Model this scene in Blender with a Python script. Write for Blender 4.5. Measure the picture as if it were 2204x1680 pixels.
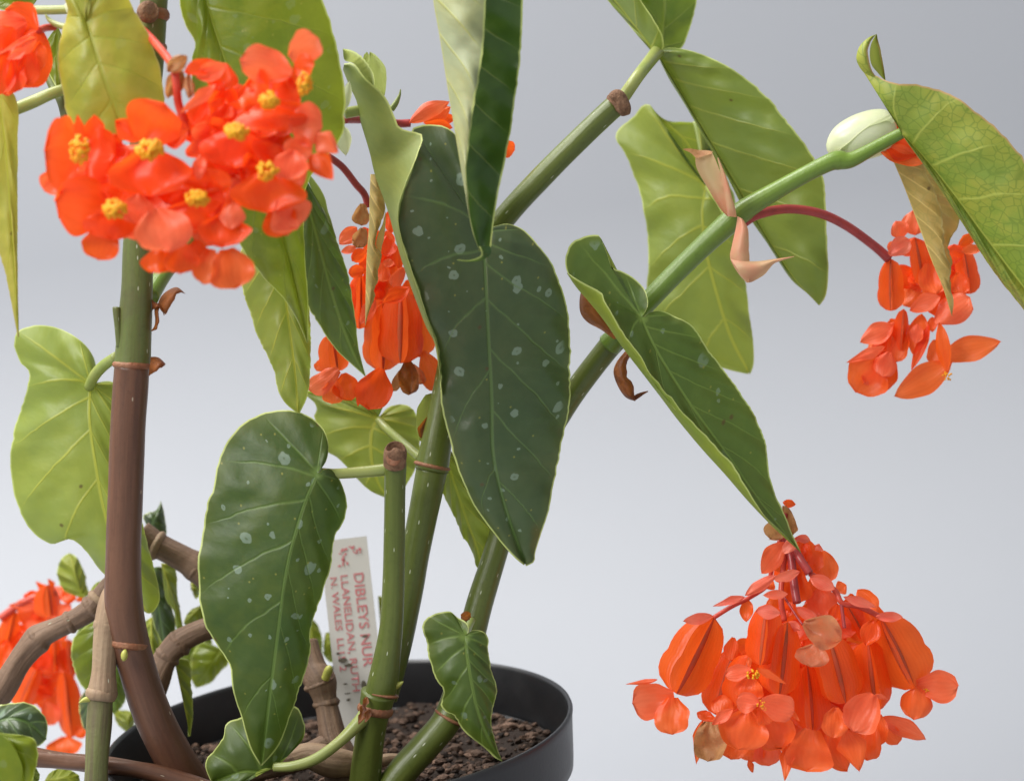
import bpy, bmesh, math, random
from mathutils import Vector, Matrix, noise
random.seed(7)
for o in list(bpy.data.objects): bpy.data.objects.remove(o)
SC = bpy.context.scene
COL = SC.collection
R = math.radians

# ------------------------------------------------------------------ camera
# photo coordinates are kept in a 2204 x 1680 frame; FP is the focal length in those pixels
W0, H0, FP = 2204.0, 1680.0, 4960.0
PITCH, ROLL = R(9.0), R(6.0)
CAM = Vector((0, -1.0, 0.43))
FWD = Vector((0, math.cos(PITCH), -math.sin(PITCH)))
_U = Vector((0, math.sin(PITCH), math.cos(PITCH)))
_X = Vector((1, 0, 0))
RT = _X * math.cos(ROLL) - _U * math.sin(ROLL)
UP = _X * math.sin(ROLL) + _U * math.cos(ROLL)
def P(x, y, z=0.0):
    """place in the world: z = millimetres behind (+) or before (-) the plane one metre from the camera"""
    d = 1.0 + z / 1000.0
    return CAM + FWD * d + RT * ((x - W0/2) / FP * d) - UP * ((y - H0/2) / FP * d)
cd = bpy.data.cameras.new('camera'); co = bpy.data.objects.new('camera', cd); COL.objects.link(co)
co.matrix_world = Matrix(((RT.x, UP.x, -FWD.x, CAM.x), (RT.y, UP.y, -FWD.y, CAM.y), (RT.z, UP.z, -FWD.z, CAM.z), (0, 0, 0, 1)))
cd.sensor_width = 36; cd.lens = FP / W0 * 36; cd.clip_start = .05; cd.clip_end = 50
cd.dof.use_dof = True; cd.dof.focus_distance = .985; cd.dof.aperture_fstop = 7.0
SC.camera = co
SC.render.resolution_x, SC.render.resolution_y = 1024, 780

# ------------------------------------------------------------------ light
wd = bpy.data.worlds.new('World'); SC.world = wd; wd.use_nodes = True
wd.node_tree.nodes['Background'].inputs[0].default_value = (.93, .96, 1.0, 1)
wd.node_tree.nodes['Background'].inputs[1].default_value = .44
def area(name, loc, target, size, power, col):
    l = bpy.data.lights.new(name, 'AREA'); l.shape = 'RECTANGLE'; l.size = size[0]; l.size_y = size[1]; l.energy = power; l.color = col
    o = bpy.data.objects.new(name, l); COL.objects.link(o); o.location = loc
    o.rotation_euler = (Vector(target) - Vector(loc)).to_track_quat('-Z', 'Y').to_euler()
area('roof_light', (-.7, .35, 1.75), (0, .05, .2), (1.2, 1.0), 42, (1, .985, .95))
area('front_fill_light', (-1.15, -.95, 1.5), (.1, .1, .2), (.8, .8), 27, (1, .99, .97))  # added lamp filling the front faces from upper left, no known window
SC.view_settings.view_transform = 'Standard'; SC.view_settings.look = 'None'
SC.view_settings.gamma = 1; SC.view_settings.exposure = 0.28
try: SC.view_settings.use_curve_mapping = False
except Exception: pass

# ------------------------------------------------------------------ node helpers
def lin(r, g, b):
    f = lambda c: (c/255/12.92) if c/255 <= .04045 else ((c/255+.055)/1.055)**2.4
    return (f(r), f(g), f(b), 1)
class NT:
    def __init__(s, name):
        s.m = bpy.data.materials.new(name); s.m.use_nodes = True
        s.t = s.m.node_tree; s.t.nodes.clear(); s.out = s.t.nodes.new('ShaderNodeOutputMaterial')
    def put(s, sock, v):
        if v is None: return
        if hasattr(v, 'is_output'): s.t.links.new(v, sock)
        else: sock.default_value = v
    def n(s, typ, ins=None, **kw):
        nd = s.t.nodes.new('ShaderNode' + typ)
        for k, v in kw.items(): setattr(nd, k, v)
        for k, v in (ins or {}).items(): s.put(nd.inputs[k], v)
        return nd
    def math(s, op, a, b=None, c=None, clamp=False):
        nd = s.n('Math', operation=op, use_clamp=clamp); s.put(nd.inputs[0], a); s.put(nd.inputs[1], b); s.put(nd.inputs[2], c)
        return nd.outputs[0]
    def mix(s, f, a, b, mode='MIX'):
        nd = s.n('Mix', data_type='RGBA', blend_type=mode); s.put(nd.inputs[0], f); s.put(nd.inputs[6], a); s.put(nd.inputs[7], b)
        return nd.outputs[2]
    def ramp(s, v, a, b, lo=0.0, hi=1.0, smooth=True):
        nd = s.n('MapRange', {'Value': v, 'From Min': a, 'From Max': b, 'To Min': lo, 'To Max': hi}, interpolation_type='SMOOTHSTEP' if smooth else 'LINEAR')
        return nd.outputs[0]
    def attr(s, name): return s.n('Attribute', attribute_name=name).outputs['Fac']
    def uv(s): return s.n('UVMap', uv_map='UVMap').outputs[0]
    def noise(s, scale, vec=None, detail=3, rough=.55, dist=0):
        nd = s.n('TexNoise', {'Scale': scale, 'Detail': detail, 'Roughness': rough, 'Distortion': dist})
        if vec is None: vec = s.n('TexCoord').outputs['Object']
        s.put(nd.inputs['Vector'], vec); return nd.outputs[0]
    def bump(s, h, strength=.3, dist=.001, nrm=None):
        return s.n('Bump', {'Height': h, 'Strength': strength, 'Distance': dist, 'Normal': nrm}).outputs[0]
    def principled(s, col, rough=.5, nrm=None, spec=.5, **kw):
        return s.n('BsdfPrincipled', {'Base Color': col, 'Roughness': rough, 'Normal': nrm, 'Specular IOR Level': spec, **kw}).outputs[0]
    def thin(s, col, tcol, t, rough, nrm=None, spec=.5, **kw):
        p = s.principled(col, rough, nrm, spec, **kw); tr = s.n('BsdfTranslucent', {'Color': tcol, 'Normal': nrm}).outputs[0]
        mx = s.n('MixShader'); s.put(mx.inputs[0], t); s.t.links.new(p, mx.inputs[1]); s.t.links.new(tr, mx.inputs[2])
        s.done(mx.outputs[0])
    def done(s, sh): s.t.links.new(sh, s.out.inputs[0]); return s.m

def leaf_mat(name, up, under, vein, spots=0.0, blotch=None, blot=0.0, edge=(.55, .62, .2, 1), trans=.3, rough=.38, tint=(.40, .50, .05, 1), net=0.0):
    k = NT(name)
    uv = k.uv(); back = k.n('NewGeometry').outputs['Backfacing']
    ph, pl, hw, ed, vv = (k.attr(a) for a in ('ph', 'pl', 'hw', 'ed', 'vv'))
    wob = k.noise(60, uv, 2)
    ph2 = k.math('ADD', ph, k.math('MULTIPLY', k.math('SUBTRACT', wob, .5), .16))
    fr = k.math('ABSOLUTE', k.math('SUBTRACT', k.math('FRACT', ph2), .5))
    d = k.math('MULTIPLY', fr, pl)
    wv = k.math('MULTIPLY_ADD', vv, -.0006, .0013)
    lat = k.math('MULTIPLY', k.ramp(d, 0.0, wv, 1, 0), k.ramp(vv, .65, 1.0, 1, .1))
    lat = k.math('MULTIPLY', lat, .85)
    mid = k.ramp(hw, .0004, .0011, 1, 0)
    vm = k.math('MAXIMUM', k.math('MAXIMUM', lat, mid), k.ramp(k.attr('pd'), .0012, .0042, 1.3, 0))
    n1 = k.noise(28, uv, 4, .6); n2 = k.noise(160, uv, 3, .6)
    cu = k.mix(k.ramp(n1, .3, .7), up, k.mix(.5, up, (up[0]*1.7+.01, up[1]*1.45, up[2]*1.1, 1)))
    cu = k.mix(k.math('MULTIPLY', k.ramp(n2, .35, .75), .35), cu, (up[0]*.6, up[1]*.65, up[2]*.6, 1))
    cb = k.mix(k.ramp(n1, .3, .7), under, (under[0]*1.25, under[1]*1.12, under[2]*.8, 1))
    cb = k.mix(k.math('MULTIPLY', k.ramp(n2, .4, .75), .3), cb, (under[0]*.75, under[1]*.8, under[2]*.7, 1))
    if blotch:
        nb = k.noise(45, uv, 5, .65); fb = k.math('MULTIPLY', k.ramp(nb, .42, .62), blot)
        fe = k.math('MULTIPLY', k.ramp(ed, 0, .022, 1, 0), blot); fb = k.math('MAXIMUM', fb, k.math('MULTIPLY', fe, k.ramp(n1, .3, .6)))
        cu = k.mix(fb, cu, blotch); cb = k.mix(fb, cb, blotch)
    # fine network of veinlets
    if net:
        vn = k.n('TexVoronoi', {'Vector': uv, 'Scale': 230.0}, feature='DISTANCE_TO_EDGE').outputs['Distance']
        nf = k.math('MULTIPLY', k.ramp(vn, 0, .09, 1, 0), net)
        cb = k.mix(nf, cb, (under[0]*.5, under[1]*.62, under[2]*.5, 1))
    edge_in = k.ramp(ed, .0005, .006, 1, 0)
    cu = k.mix(k.math('MULTIPLY', edge_in, .35), cu, (up[0]*2.2+.02, up[1]*1.7, up[2]*.9, 1))
    # pale spots of the upper side, each with a small darker eye
    if spots:
        wuv = k.n('VectorMath', operation='ADD'); k.put(wuv.inputs[0], uv)
        wn = k.n('TexNoise', {'Vector': uv, 'Scale': 330.0, 'Detail': 1.0}).outputs['Color']
        ws = k.n('VectorMath', operation='MULTIPLY_ADD'); k.put(ws.inputs[0], wn); ws.inputs[1].default_value = (.0022, .0022, 0); ws.inputs[2].default_value = (-.0011, -.0011, 0)
        k.t.links.new(ws.outputs[0], wuv.inputs[1])
        tot = None
        for sc, rmax, keep in ((58, .17, .25), (120, .12, .80)):
            v = k.n('TexVoronoi', {'Vector': wuv.outputs[0], 'Scale': float(sc), 'Randomness': .95}, voronoi_dimensions='2D')
            sep = k.n('SeparateColor', {'Color': v.outputs['Color']})
            rad = k.math('MULTIPLY', k.ramp(sep.outputs[0], keep, 1, .35, 1, False), rmax)
            on = k.math('GREATER_THAN', sep.outputs[0], keep)
            dd = v.outputs['Distance']
            disc = k.ramp(k.math('DIVIDE', dd, rad), .8, 1.0, 1, 0)
            eye = k.math('MULTIPLY', k.ramp(k.math('DIVIDE', dd, rad), .12, .3, .55, 0), k.math('GREATER_THAN', sep.outputs[1], .45))
            sp = k.math('MULTIPLY', k.math('MULTIPLY', disc, on), k.math('SUBTRACT', 1, eye))
            tot = sp if tot is None else k.math('MAXIMUM', tot, sp)
        tot = k.math('MULTIPLY', k.math('MULTIPLY', tot, spots), k.ramp(ed, .002, .006))
        cu = k.mix(tot, cu, (.22, .29, .22, 1))
        yl = k.n('TexVoronoi', {'Vector': uv, 'Scale': 210.0}, voronoi_dimensions='2D')
        ys = k.n('SeparateColor', {'Color': yl.outputs['Color']})
        yf = k.math('MULTIPLY', k.ramp(yl.outputs['Distance'], .05, .13, .7, 0), k.math('GREATER_THAN', ys.outputs[2], .93))
        cu = k.mix(yf, cu, (.28, .26, .05, 1))
    cu = k.mix(k.math('MULTIPLY', vm, .6), cu, vein)
    cb = k.mix(k.math('MULTIPLY', vm, .85), cb, (min(1, vein[0]*1.7), min(1, vein[1]*1.5), vein[2]*1.2, 1))
    # brown specks
    bs = k.n('TexVoronoi', {'Vector': uv, 'Scale': 55.0}, voronoi_dimensions='2D'); bsc = k.n('SeparateColor', {'Color': bs.outputs['Color']})
    bf = k.math('MULTIPLY', k.ramp(k.math('ADD', bs.outputs['Distance'], k.math('MULTIPLY', n2, .06)), .05, .1, .75, 0), k.math('GREATER_THAN', bsc.outputs[1], .88))
    e = k.ramp(ed, .0004, .0011, 1, 0)  # yellow-green margin, its colour also painting the edge catching light
    col = k.mix(back, cu, cb); col = k.mix(bf, col, (.1, .055, .02, 1)); col = k.mix(e, col, edge)
    tr = k.mix(.75, col, k.mix(bf, tint, (.1, .05, .01, 1)))
    quilt = k.math('SUBTRACT', k.math('MULTIPLY', k.ramp(fr, 0, .5), k.math('MULTIPLY', vv, 1.0)), k.math('MULTIPLY', vm, .12))
    quilt = k.math('ADD', quilt, k.math('ADD', k.math('MULTIPLY', n1, .4), k.math('MULTIPLY', n2, .10)))
    nrm = k.bump(quilt, .7, .0030)
    rg = k.math('ADD', k.math('MULTIPLY', back, .14), k.math('MULTIPLY_ADD', n1, .16, rough-.08))
    k.thin(col, tr, trans, rg, nrm, .5)
    return k.m

DG = dict(up=(.034, .070, .010, 1), under=(.22, .28, .06, 1), vein=(.14, .22, .045, 1))
M_SPOT = leaf_mat('leaf_dark_spotted', blotch=(.10, .125, .012, 1), blot=.35, spots=.75, trans=.22, rough=.5, tint=(.16, .30, .03, 1), **DG)
M_BLUE = leaf_mat('leaf_bluish_spotted', (.043, .071, .030, 1), (.25, .31, .09, 1), (.13, .21, .06, 1), spots=.75, trans=.16, rough=.37, tint=(.14, .26, .05, 1))
M_MID = leaf_mat('leaf_mid_spotted', (.060, .105, .020, 1), (.25, .33, .05, 1), (.20, .29, .06, 1), spots=.6, trans=.3, rough=.46, tint=(.22, .36, .03, 1))
M_FRESH = leaf_mat('leaf_fresh_green', (.07, .125, .008, 1), (.21, .27, .04, 1), (.2, .24, .04, 1), spots=.22, trans=.42, rough=.35, tint=(.34, .42, .02, 1), blotch=(.24, .26, .02, 1), blot=.5)
M_PALE = leaf_mat('leaf_pale_under', (.06, .12, .03, 1), (.25, .32, .08, 1), (.30, .34, .06, 1), trans=.42, rough=.3, tint=(.36, .45, .04, 1), blotch=(.27, .33, .04, 1), blot=.35)
M_GREY = leaf_mat('leaf_greyish_under', (.02, .07, .015, 1), (.33, .37, .22, 1), (.26, .30, .10, 1), trans=.2, rough=.42, tint=(.2, .34, .03, 1))
M_OLIVE = leaf_mat('leaf_olive_under', (.035, .10, .01, 1), (.17, .24, .05, 1), (.22, .27, .06, 1), trans=.35, rough=.33, tint=(.28, .36, .03, 1), blotch=(.2, .25, .03, 1), blot=.3)
M_YEL = leaf_mat('leaf_yellowing', (.04, .10, .025, 1), (.20, .30, .05, 1), (.30, .37, .09, 1), trans=.32, rough=.4, tint=(.34, .42, .04, 1), blotch=(.44, .40, .06, 1), blot=.6, edge=(.55, .33, .14, 1), net=.6)
M_LIME = leaf_mat('leaf_lime_yellow', (.28, .31, .035, 1), (.36, .37, .06, 1), (.26, .30, .03, 1), spots=.12, trans=.42, rough=.45, tint=(.52, .52, .06, 1), blotch=(.42, .34, .06, 1), blot=.6, edge=(.5, .42, .14, 1))
M_TAN = leaf_mat('leaf_tan_yellow', (.45, .36, .11, 1), (.48, .40, .14, 1), (.5, .42, .17, 1), trans=.4, rough=.45, tint=(.65, .5, .15, 1), blotch=(.42, .22, .08, 1), blot=.35, edge=(.5, .4, .15, 1), net=.3)

def petal_mat(name, a, b, tip, t=.42, rough=.4):
    k = NT(name)
    rnd = k.n('ObjectInfo').outputs['Random']; uv = k.uv(); sx = k.n('SeparateXYZ', {'Vector': uv})
    c = k.mix(rnd, a, b)
    nz = k.noise(120, None, 3)
    c = k.mix(k.math('MULTIPLY', k.ramp(nz, .35, .7), .3), c, tip)
    c = k.mix(k.ramp(sx.outputs[1], .55, 1.0, 0, .3), c, tip)  # paler tip colour paints a slight pinkish sheen on the petal
    st = k.n('TexWave', {'Vector': uv, 'Scale': 2.2, 'Distortion': 5.0, 'Detail': 3.0}, bands_direction='X').outputs[0]
    c = k.mix(k.math('MULTIPLY', st, .10), c, (a[0]*.7, a[1]*.5, a[2]*.5, 1))
    h = k.math('ADD', k.math('MULTIPLY', st, .25), k.noise(260, None, 3))
    tc = k.mix(.35, c, (1.0, .20, .03, 1))
    k.thin(c, tc, t, rough, k.bump(h, .25, .0008), .45)
    return k.m
M_PET = petal_mat('petal_orange', (.96, .12, .016, 1), (.97, .165, .028, 1), (.97, .24, .075, 1))
M_PETF = petal_mat('petal_vermilion', (.97, .068, .006, 1), (.98, .13, .007, 1), (.97, .12, .025, 1), t=.5)
M_PINK = petal_mat('petal_coral', (.95, .135, .045, 1), (.96, .175, .065, 1), (.96, .28, .14, 1), t=.42)
M_CAPS = petal_mat('capsule_wing_orange', (.95, .105, .010, 1), (.96, .15, .014, 1), (.96, .18, .035, 1), t=.48, rough=.33)
M_BRACT = petal_mat('bract_rose', (.80, .13, .085, 1), (.88, .18, .10, 1), (.85, .3, .18, 1), t=.3)

def simple(name, a, b, scale=80, rough=.5, bump=.3, t=0, tcol=None, detail=5, spec=.5):
    k = NT(name); nz = k.noise(scale, None, detail, .62)
    c = k.mix(k.ramp(nz, .3, .7), a, b)
    nrm = k.bump(k.noise(scale*3, None, 4), bump, .001)
    if t: k.thin(c, tcol or c, t, rough, nrm, spec)
    else: k.done(k.principled(c, rough, nrm, spec))
    return k.m
M_YELLOW = simple('stamen_yellow', (.97, .36, .004, 1), (.97, .54, .012, 1), 400, .5, .4, .25)
M_DRY = simple('dried_brown', (.30, .095, .02, 1), (.09, .03, .012, 1), 160, .5, .8, .35, (.5, .16, .02, 1))
M_DRYTAN = simple('dried_tan', (.52, .27, .11, 1), (.36, .16, .06, 1), 140, .6, .7, .35, (.6, .3, .1, 1))
M_DRYPINK = simple('dried_translucent', (.60, .30, .16, 1), (.78, .20, .08, 1), 90, .4, .7, .5, (.8, .35, .15, 1))
M_SHEATH = simple('sheath_pink_green', (.55, .42, .22, 1), (.66, .25, .16, 1), 45, .45, .3, .35, (.75, .45, .25, 1))
M_BUDSH = simple('bud_sheath_white', (.62, .66, .42, 1), (.74, .76, .58, 1), 40, .28, .15, .3, (.8, .85, .5, 1))
M_STALK = simple('stalk_red', (.42, .05, .045, 1), (.30, .035, .035, 1), 120, .35, .2)
M_STALKP = simple('stalk_coral', (.72, .10, .06, 1), (.60, .06, .03, 1), 120, .38, .2, .2)
M_PETIO = simple('petiole_green', (.27, .33, .09, 1), (.34, .37, .11, 1), 60, .35, .15, .12, (.5, .6, .1, 1))
M_BUDY = simple('bud_yellow_green', (.45, .42, .08, 1), (.35, .38, .08, 1), 200, .45, .2)
M_RING = simple('node_ring_brown', (.22, .075, .03, 1), (.30, .14, .07, 1), 200, .6, .6)
M_CUT = simple('cut_cork', (.28, .15, .08, 1), (.13, .06, .03, 1), 300, .8, 1.0)
M_CAPBODY = simple('capsule_body', (.72, .10, .03, 1), (.45, .11, .04, 1), 120, .4, .2, .3, (.9, .14, .02, 1))

def stem_mat(name, a, b, lent=(.55, .58, .42, 1), stripes=.4, lentn=.72, c3=None, rough=.42, sc=1.0, bumpy=.3):
    k = NT(name); uv = k.uv()
    st = k.n('Mapping', {'Vector': uv, 'Scale': (9, 12, 1)}).outputs[0]
    stn = k.n('TexNoise', {'Vector': st, 'Scale': 1.6*sc, 'Detail': 5.0, 'Roughness': .6}).outputs[0]
    blot = k.noise(30, None, 4, .6)
    c = k.mix(k.ramp(stn, .35, .68, 0, stripes), a, b); c = k.mix(k.ramp(blot, .45, .7, 0, .55), c, c3 or b)
    gr = k.noise(420, None, 3, .6); c = k.mix(k.ramp(gr, .5, .75, 0, .25), c, (a[0]*.5, a[1]*.5, a[2]*.5, 1))
    lm = k.n('Mapping', {'Vector': uv, 'Scale': (7, 105, 1)}).outputs[0]
    v = k.n('TexVoronoi', {'Vector': lm, 'Scale': 1.0, 'Randomness': 1.0}, voronoi_dimensions='2D')
    sep = k.n('SeparateColor', {'Color': v.outputs['Color']})
    sxy = k.n('SeparateXYZ', {'Vector': lm}); pos = k.n('SeparateXYZ', {'Vector': v.outputs['Position']})
    dx = k.math('MULTIPLY', k.math('SUBTRACT', sxy.outputs[0], pos.outputs[0]), 2.2); dy = k.math('SUBTRACT', sxy.outputs[1], pos.outputs[1])
    dd = k.math('SQRT', k.math('ADD', k.math('MULTIPLY', dx, dx), k.math('MULTIPLY', dy, dy)))
    lf = k.math('MULTIPLY', k.ramp(dd, .06, .12, .85, 0), k.math('GREATER_THAN', sep.outputs[0], lentn))
    c = k.mix(lf, c, lent)
    h = k.math('ADD', k.math('MULTIPLY', stn, .8), k.math('ADD', k.math('MULTIPLY', lf, .5), k.math('MULTIPLY', gr, .35)))
    k.done(k.principled(c, rough, k.bump(h, bumpy, .0012), .45)); return k.m
M_GREEN = stem_mat('cane_green', (.092, .120, .019, 1), (.125, .15, .030, 1), rough=.36)
M_GREENB = stem_mat('cane_bright_green', (.12, .20, .022, 1), (.16, .24, .035, 1), rough=.34, lentn=.9)
M_OLIVES = stem_mat('cane_olive', (.12, .155, .036, 1), (.10, .075, .04, 1), c3=(.09, .075, .04, 1), rough=.45)
M_BROWN = stem_mat('cane_brown', (.145, .066, .036, 1), (.085, .038, .022, 1), c3=(.115, .042, .025, 1), lent=(.5, .42, .3, 1), lentn=.9, rough=.42, stripes=.7)
M_BROWNG = stem_mat('cane_brown_low', (.075, .044, .024, 1), (.05, .04, .018, 1), c3=(.06, .055, .02, 1), lentn=.95, rough=.5, stripes=.7)
M_BARK = stem_mat('old_bark', (.19, .115, .07, 1), (.10, .058, .036, 1), c3=(.24, .155, .10, 1), lentn=.97, rough=.7, stripes=.9, bumpy=.9)
M_BARKG = stem_mat('old_bark_green', (.15, .16, .05, 1), (.12, .085, .05, 1), c3=(.09, .055, .03, 1), lentn=.97, rough=.6, stripes=.8, bumpy=.6)
M_BARKP = stem_mat('old_bark_pale', (.30, .20, .12, 1), (.20, .12, .07, 1), c3=(.36, .26, .16, 1), lentn=.97, rough=.65, stripes=.8, bumpy=.6)

# ------------------------------------------------------------------ mesh helpers
BASE = None
def link(name, verts, faces, mat, parent=None, uvs=None, attrs=None, smooth=True, mats=None, fmat=None):
    me = bpy.data.meshes.new(name)
    off = BASE if parent is not None and BASE is not None else Vector((0, 0, 0))
    me.from_pydata([tuple(Vector(v) - off) for v in verts], [], faces)
    for m in (mats or [mat]): me.materials.append(m)
    if fmat: me.polygons.foreach_set('material_index', fmat)
    if uvs:
        ul = me.uv_layers.new(name='UVMap')
        for lp in me.loops: ul.data[lp.index].uv = uvs[lp.vertex_index]
    for k, vals in (attrs or {}).items():
        at = me.attributes.new(k, 'FLOAT', 'POINT'); at.data.foreach_set('value', vals)
    if smooth: me.polygons.foreach_set('use_smooth', [True]*len(me.polygons))
    me.update()
    o = bpy.data.objects.new(name, me); COL.objects.link(o)
    if parent is not None: o.parent = parent
    return o

def crom(pts, n, closed=False, zs=5.0):
    """catmull-rom through pts (tuples of any length; first three are x, y, z-mm), n+1 points evenly spaced"""
    pts = [tuple(p) for p in pts]
    if len(pts) == 2: pts = [pts[0], tuple((a+b)/2 for a, b in zip(*pts)), pts[1]]
    dn = []
    K = len(pts)
    for i in range(K-1):
        p0, p1, p2, p3 = pts[max(i-1, 0)], pts[i], pts[i+1], pts[min(i+2, K-1)]
        for j in range(14):
            t = j/14
            dn.append(tuple(.5*((2*b)+(-a+c)*t+(2*a-5*b+4*c-d)*t*t+(-a+3*b-3*c+d)*t**3) for a, b, c, d in zip(p0, p1, p2, p3)))
    dn.append(pts[-1])
    L = [0.0]
    for a, b in zip(dn, dn[1:]): L.append(L[-1] + math.sqrt((a[0]-b[0])**2+(a[1]-b[1])**2+((a[2]-b[2])*zs)**2)+1e-9)
    out, k = [], 0
    for i in range(n+1):
        s = L[-1]*i/n
        while k < len(L)-2 and L[k+1] < s: k += 1
        f = (s-L[k])/(L[k+1]-L[k]); f = min(1, max(0, f))
        out.append(tuple(a+(b-a)*f for a, b in zip(dn[k], dn[k+1])))
    return out
def z3(pts, z=0.0): return [(p[0], p[1], (p[2] if len(p) > 2 else 0)+z) for p in pts]
def at(tbl, f):
    f = min(1, max(0, f))*(len(tbl)-1); i = min(int(f), len(tbl)-2); f -= i
    return tuple(a+(b-a)*f for a, b in zip(tbl[i], tbl[i+1]))

def vein_phase(sv, v, s0, nv):
    """veins leave the stalk end (or the midrib) and run obliquely to the margin; phase k + .5 lies on vein k"""
    bk = []
    for k_ in range(nv):
        e = (k_+.75)/(nv+.5); a = e if e <= s0 else s0*.9+(1-s0*.9)*((e-s0)/(1-s0))**1.6*.93
        bk.append(a+(e-a)*v**.9)
    bk = [-bk[0]]+bk+[2-bk[-1]]
    for k_ in range(len(bk)-1):
        if sv <= bk[k_+1] or k_ == len(bk)-2: return k_-.5+(sv-bk[k_])/max(1e-4, bk[k_+1]-bk[k_])
class Leaf:
    """collects patches of one leaf; every patch is a grid of (x, y, z) with vein data"""
    def __init__(s): s.v, s.f, s.uv, s.a = [], [], [], {k: [] for k in ('ph', 'pl', 'hw', 'ed', 'vv', 'pd')}
    def grid(s, G, N, M, face, nv, flip_uv=0, mid_at0=True, off=0.0, s0=0.0, root=None):
        nv = max(2, nv-1)
        PH = [[vein_phase(i/N, j/M, s0, nv) if mid_at0 else i*1e-4 for j in range(M+1)] for i in range(N+1)]
        W = [[P(*G[i][j]) for j in range(M+1)] for i in range(N+1)]
        b = len(s.v)
        for i in range(N+1):
            row = W[i]; cum = [0.0]
            for j in range(M): cum.append(cum[-1]+(row[j+1]-row[j]).length)
            for j in range(M+1):
                s.v.append(row[j]); x, y, z = G[i][j]
                s.uv.append(((x-1102)/FP + flip_uv, (y-840)/FP + z*.0006))
                i0, i1 = max(i-1, 0), min(i+1, N)
                stepm = (W[i1][j]-W[i0][j]).length/max(1, i1-i0)
                s.a['ph'].append(PH[i][j]); s.a['pl'].append(stepm*max(1, i1-i0)/max(1e-3, PH[i1][j]-PH[i0][j])); s.a['pd'].append((row[j]-root).length if root else .05)
                s.a['hw'].append(cum[j] if mid_at0 else .02); s.a['ed'].append(cum[-1]-cum[j] if mid_at0 else min(cum[j]+.004, cum[-1]-cum[j]))
                s.a['vv'].append(j/M)
        fs = []; tot = 0
        for i in range(N):
            for j in range(M):
                q = (b+i*(M+1)+j, b+i*(M+1)+j+1, b+(i+1)*(M+1)+j+1, b+(i+1)*(M+1)+j)
                a_, b_, c_, d_ = (s.v[t] for t in q); nr = (c_-a_).cross(d_-b_)
                tot += nr.dot(CAM-a_); fs.append(q)
        if (tot > 0) != (face == 'U'): fs = [q[::-1] for q in fs]
        s.f += fs
    def blade(s, mid, sides, z=0, face='U', bulge=3, s0=.2, nv=7, N=84, M=12, ruf=1.6, pw=1.2, seed=0, und=.32):
        mid = crom(z3(mid, z), 60)
        for si, sd in enumerate(sides):
            fold = None; st0 = s0[si] if isinstance(s0, tuple) else s0
            if isinstance(sd, dict): fold = crom(z3(sd['fold'], z), 90); e = sd['edge']; fc = sd.get('face', face); bl = sd.get('bulge', 0); st = sd.get('s0', st0)
            else: e, fc, bl, st = sd, face, bulge, st0
            E = crom(z3(e, z), N)
            G = []
            for i in range(N+1):
                sv = i/N; t = max(0, (sv-st)/(1-st))**pw; m = at(mid, t)
                w = math.sin(math.pi*min(1, sv*1.02))
                nz = .75*noise.noise(Vector((E[i][0]*.13, E[i][1]*.13, seed)))+noise.noise(Vector((E[i][0]*.03, E[i][1]*.03, seed*3.1+si*7)))+.6*noise.noise(Vector((E[i][0]*.09, E[i][1]*.09, seed*5.3+si)))
                n3 = noise.noise(Vector((sv*9, seed*2.2, si*4.4)))
                ex = E[i]; dx, dy = ex[0]-m[0], ex[1]-m[1]; dl = math.hypot(dx, dy)+1e-6
                amp = ruf*nz*w*2.0
                ex = (ex[0]+dx/dl*amp, ex[1]+dy/dl*amp, ex[2]+n3*1.6*w)
                row = []
                for j in range(M+1):
                    v = j/M
                    if fold:
                        f_ = at(fold, sv); c = tuple(2*a-.5*(b+d) for a, b, d in zip(f_, m, ex))
                        p = tuple((1-v)**2*a+2*v*(1-v)*b+v*v*d for a, b, d in zip(m, c, ex))
                    else: p = tuple(a+(b-a)*v for a, b in zip(m, ex))
                    dz = -bl*4*v*(1-v)*min(1, dl/60) + (1.7*noise.noise(Vector((p[0]*.014, p[1]*.014, seed)))+.7*noise.noise(Vector((p[0]*.035, p[1]*.035, seed+5))))*min(1, v*3) - (0 if fold else und)*-math.cos(2*math.pi*vein_phase(sv, v, st, max(2, nv-1)))*v*(1-v*.5)*(1-abs(2*sv-1)**3)
                    row.append((p[0], p[1], p[2]+dz))
                G.append(row)
            s.grid(G, N, M, fc, nv, si*.37+seed*.113, True, 0, st, P(*mid[0]))
        return s
    def strip(s, a, b, z=0, face='D', bulge=0, N=60, M=7, nv=6, ruf=1.2, seed=0, push=0, over=0):
        """a = fold silhouette, b = margin"""
        A, B = crom(z3(a, z), N), crom(z3(b, z), N); G = []
        for i in range(N+1):
            nz = noise.noise(Vector((i*.35, seed, 3)))+.5*noise.noise(Vector((i*.9, seed, 9))); w = math.sin(math.pi*i/N)
            dx, dy = B[i][0]-A[i][0], B[i][1]-A[i][1]; dl = math.hypot(dx, dy)+1e-6
            bb = (B[i][0]+dx/dl*(nz*ruf*w*2+over*w), B[i][1]+dy/dl*(nz*ruf*w*2+over*w), B[i][2]-.3*over*w)
            row = []
            for j in range(M+1):
                v = j/M; p = [q+(r-q)*v for q, r in zip(A[i], bb)]
                p[2] += -bulge*4*v*(1-v)+push*v; row.append(tuple(p))
            G.append(row)
        s.grid(G, N, M, face, nv, .61+seed*.17, False, .2); return s
    def build(s, mat, parent=None, name='leaf', label=None):
        o = link(name, s.v, s.f, mat, parent or PLANT, s.uv, s.a)
        if label: o['label'] = label
        return o

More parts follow.
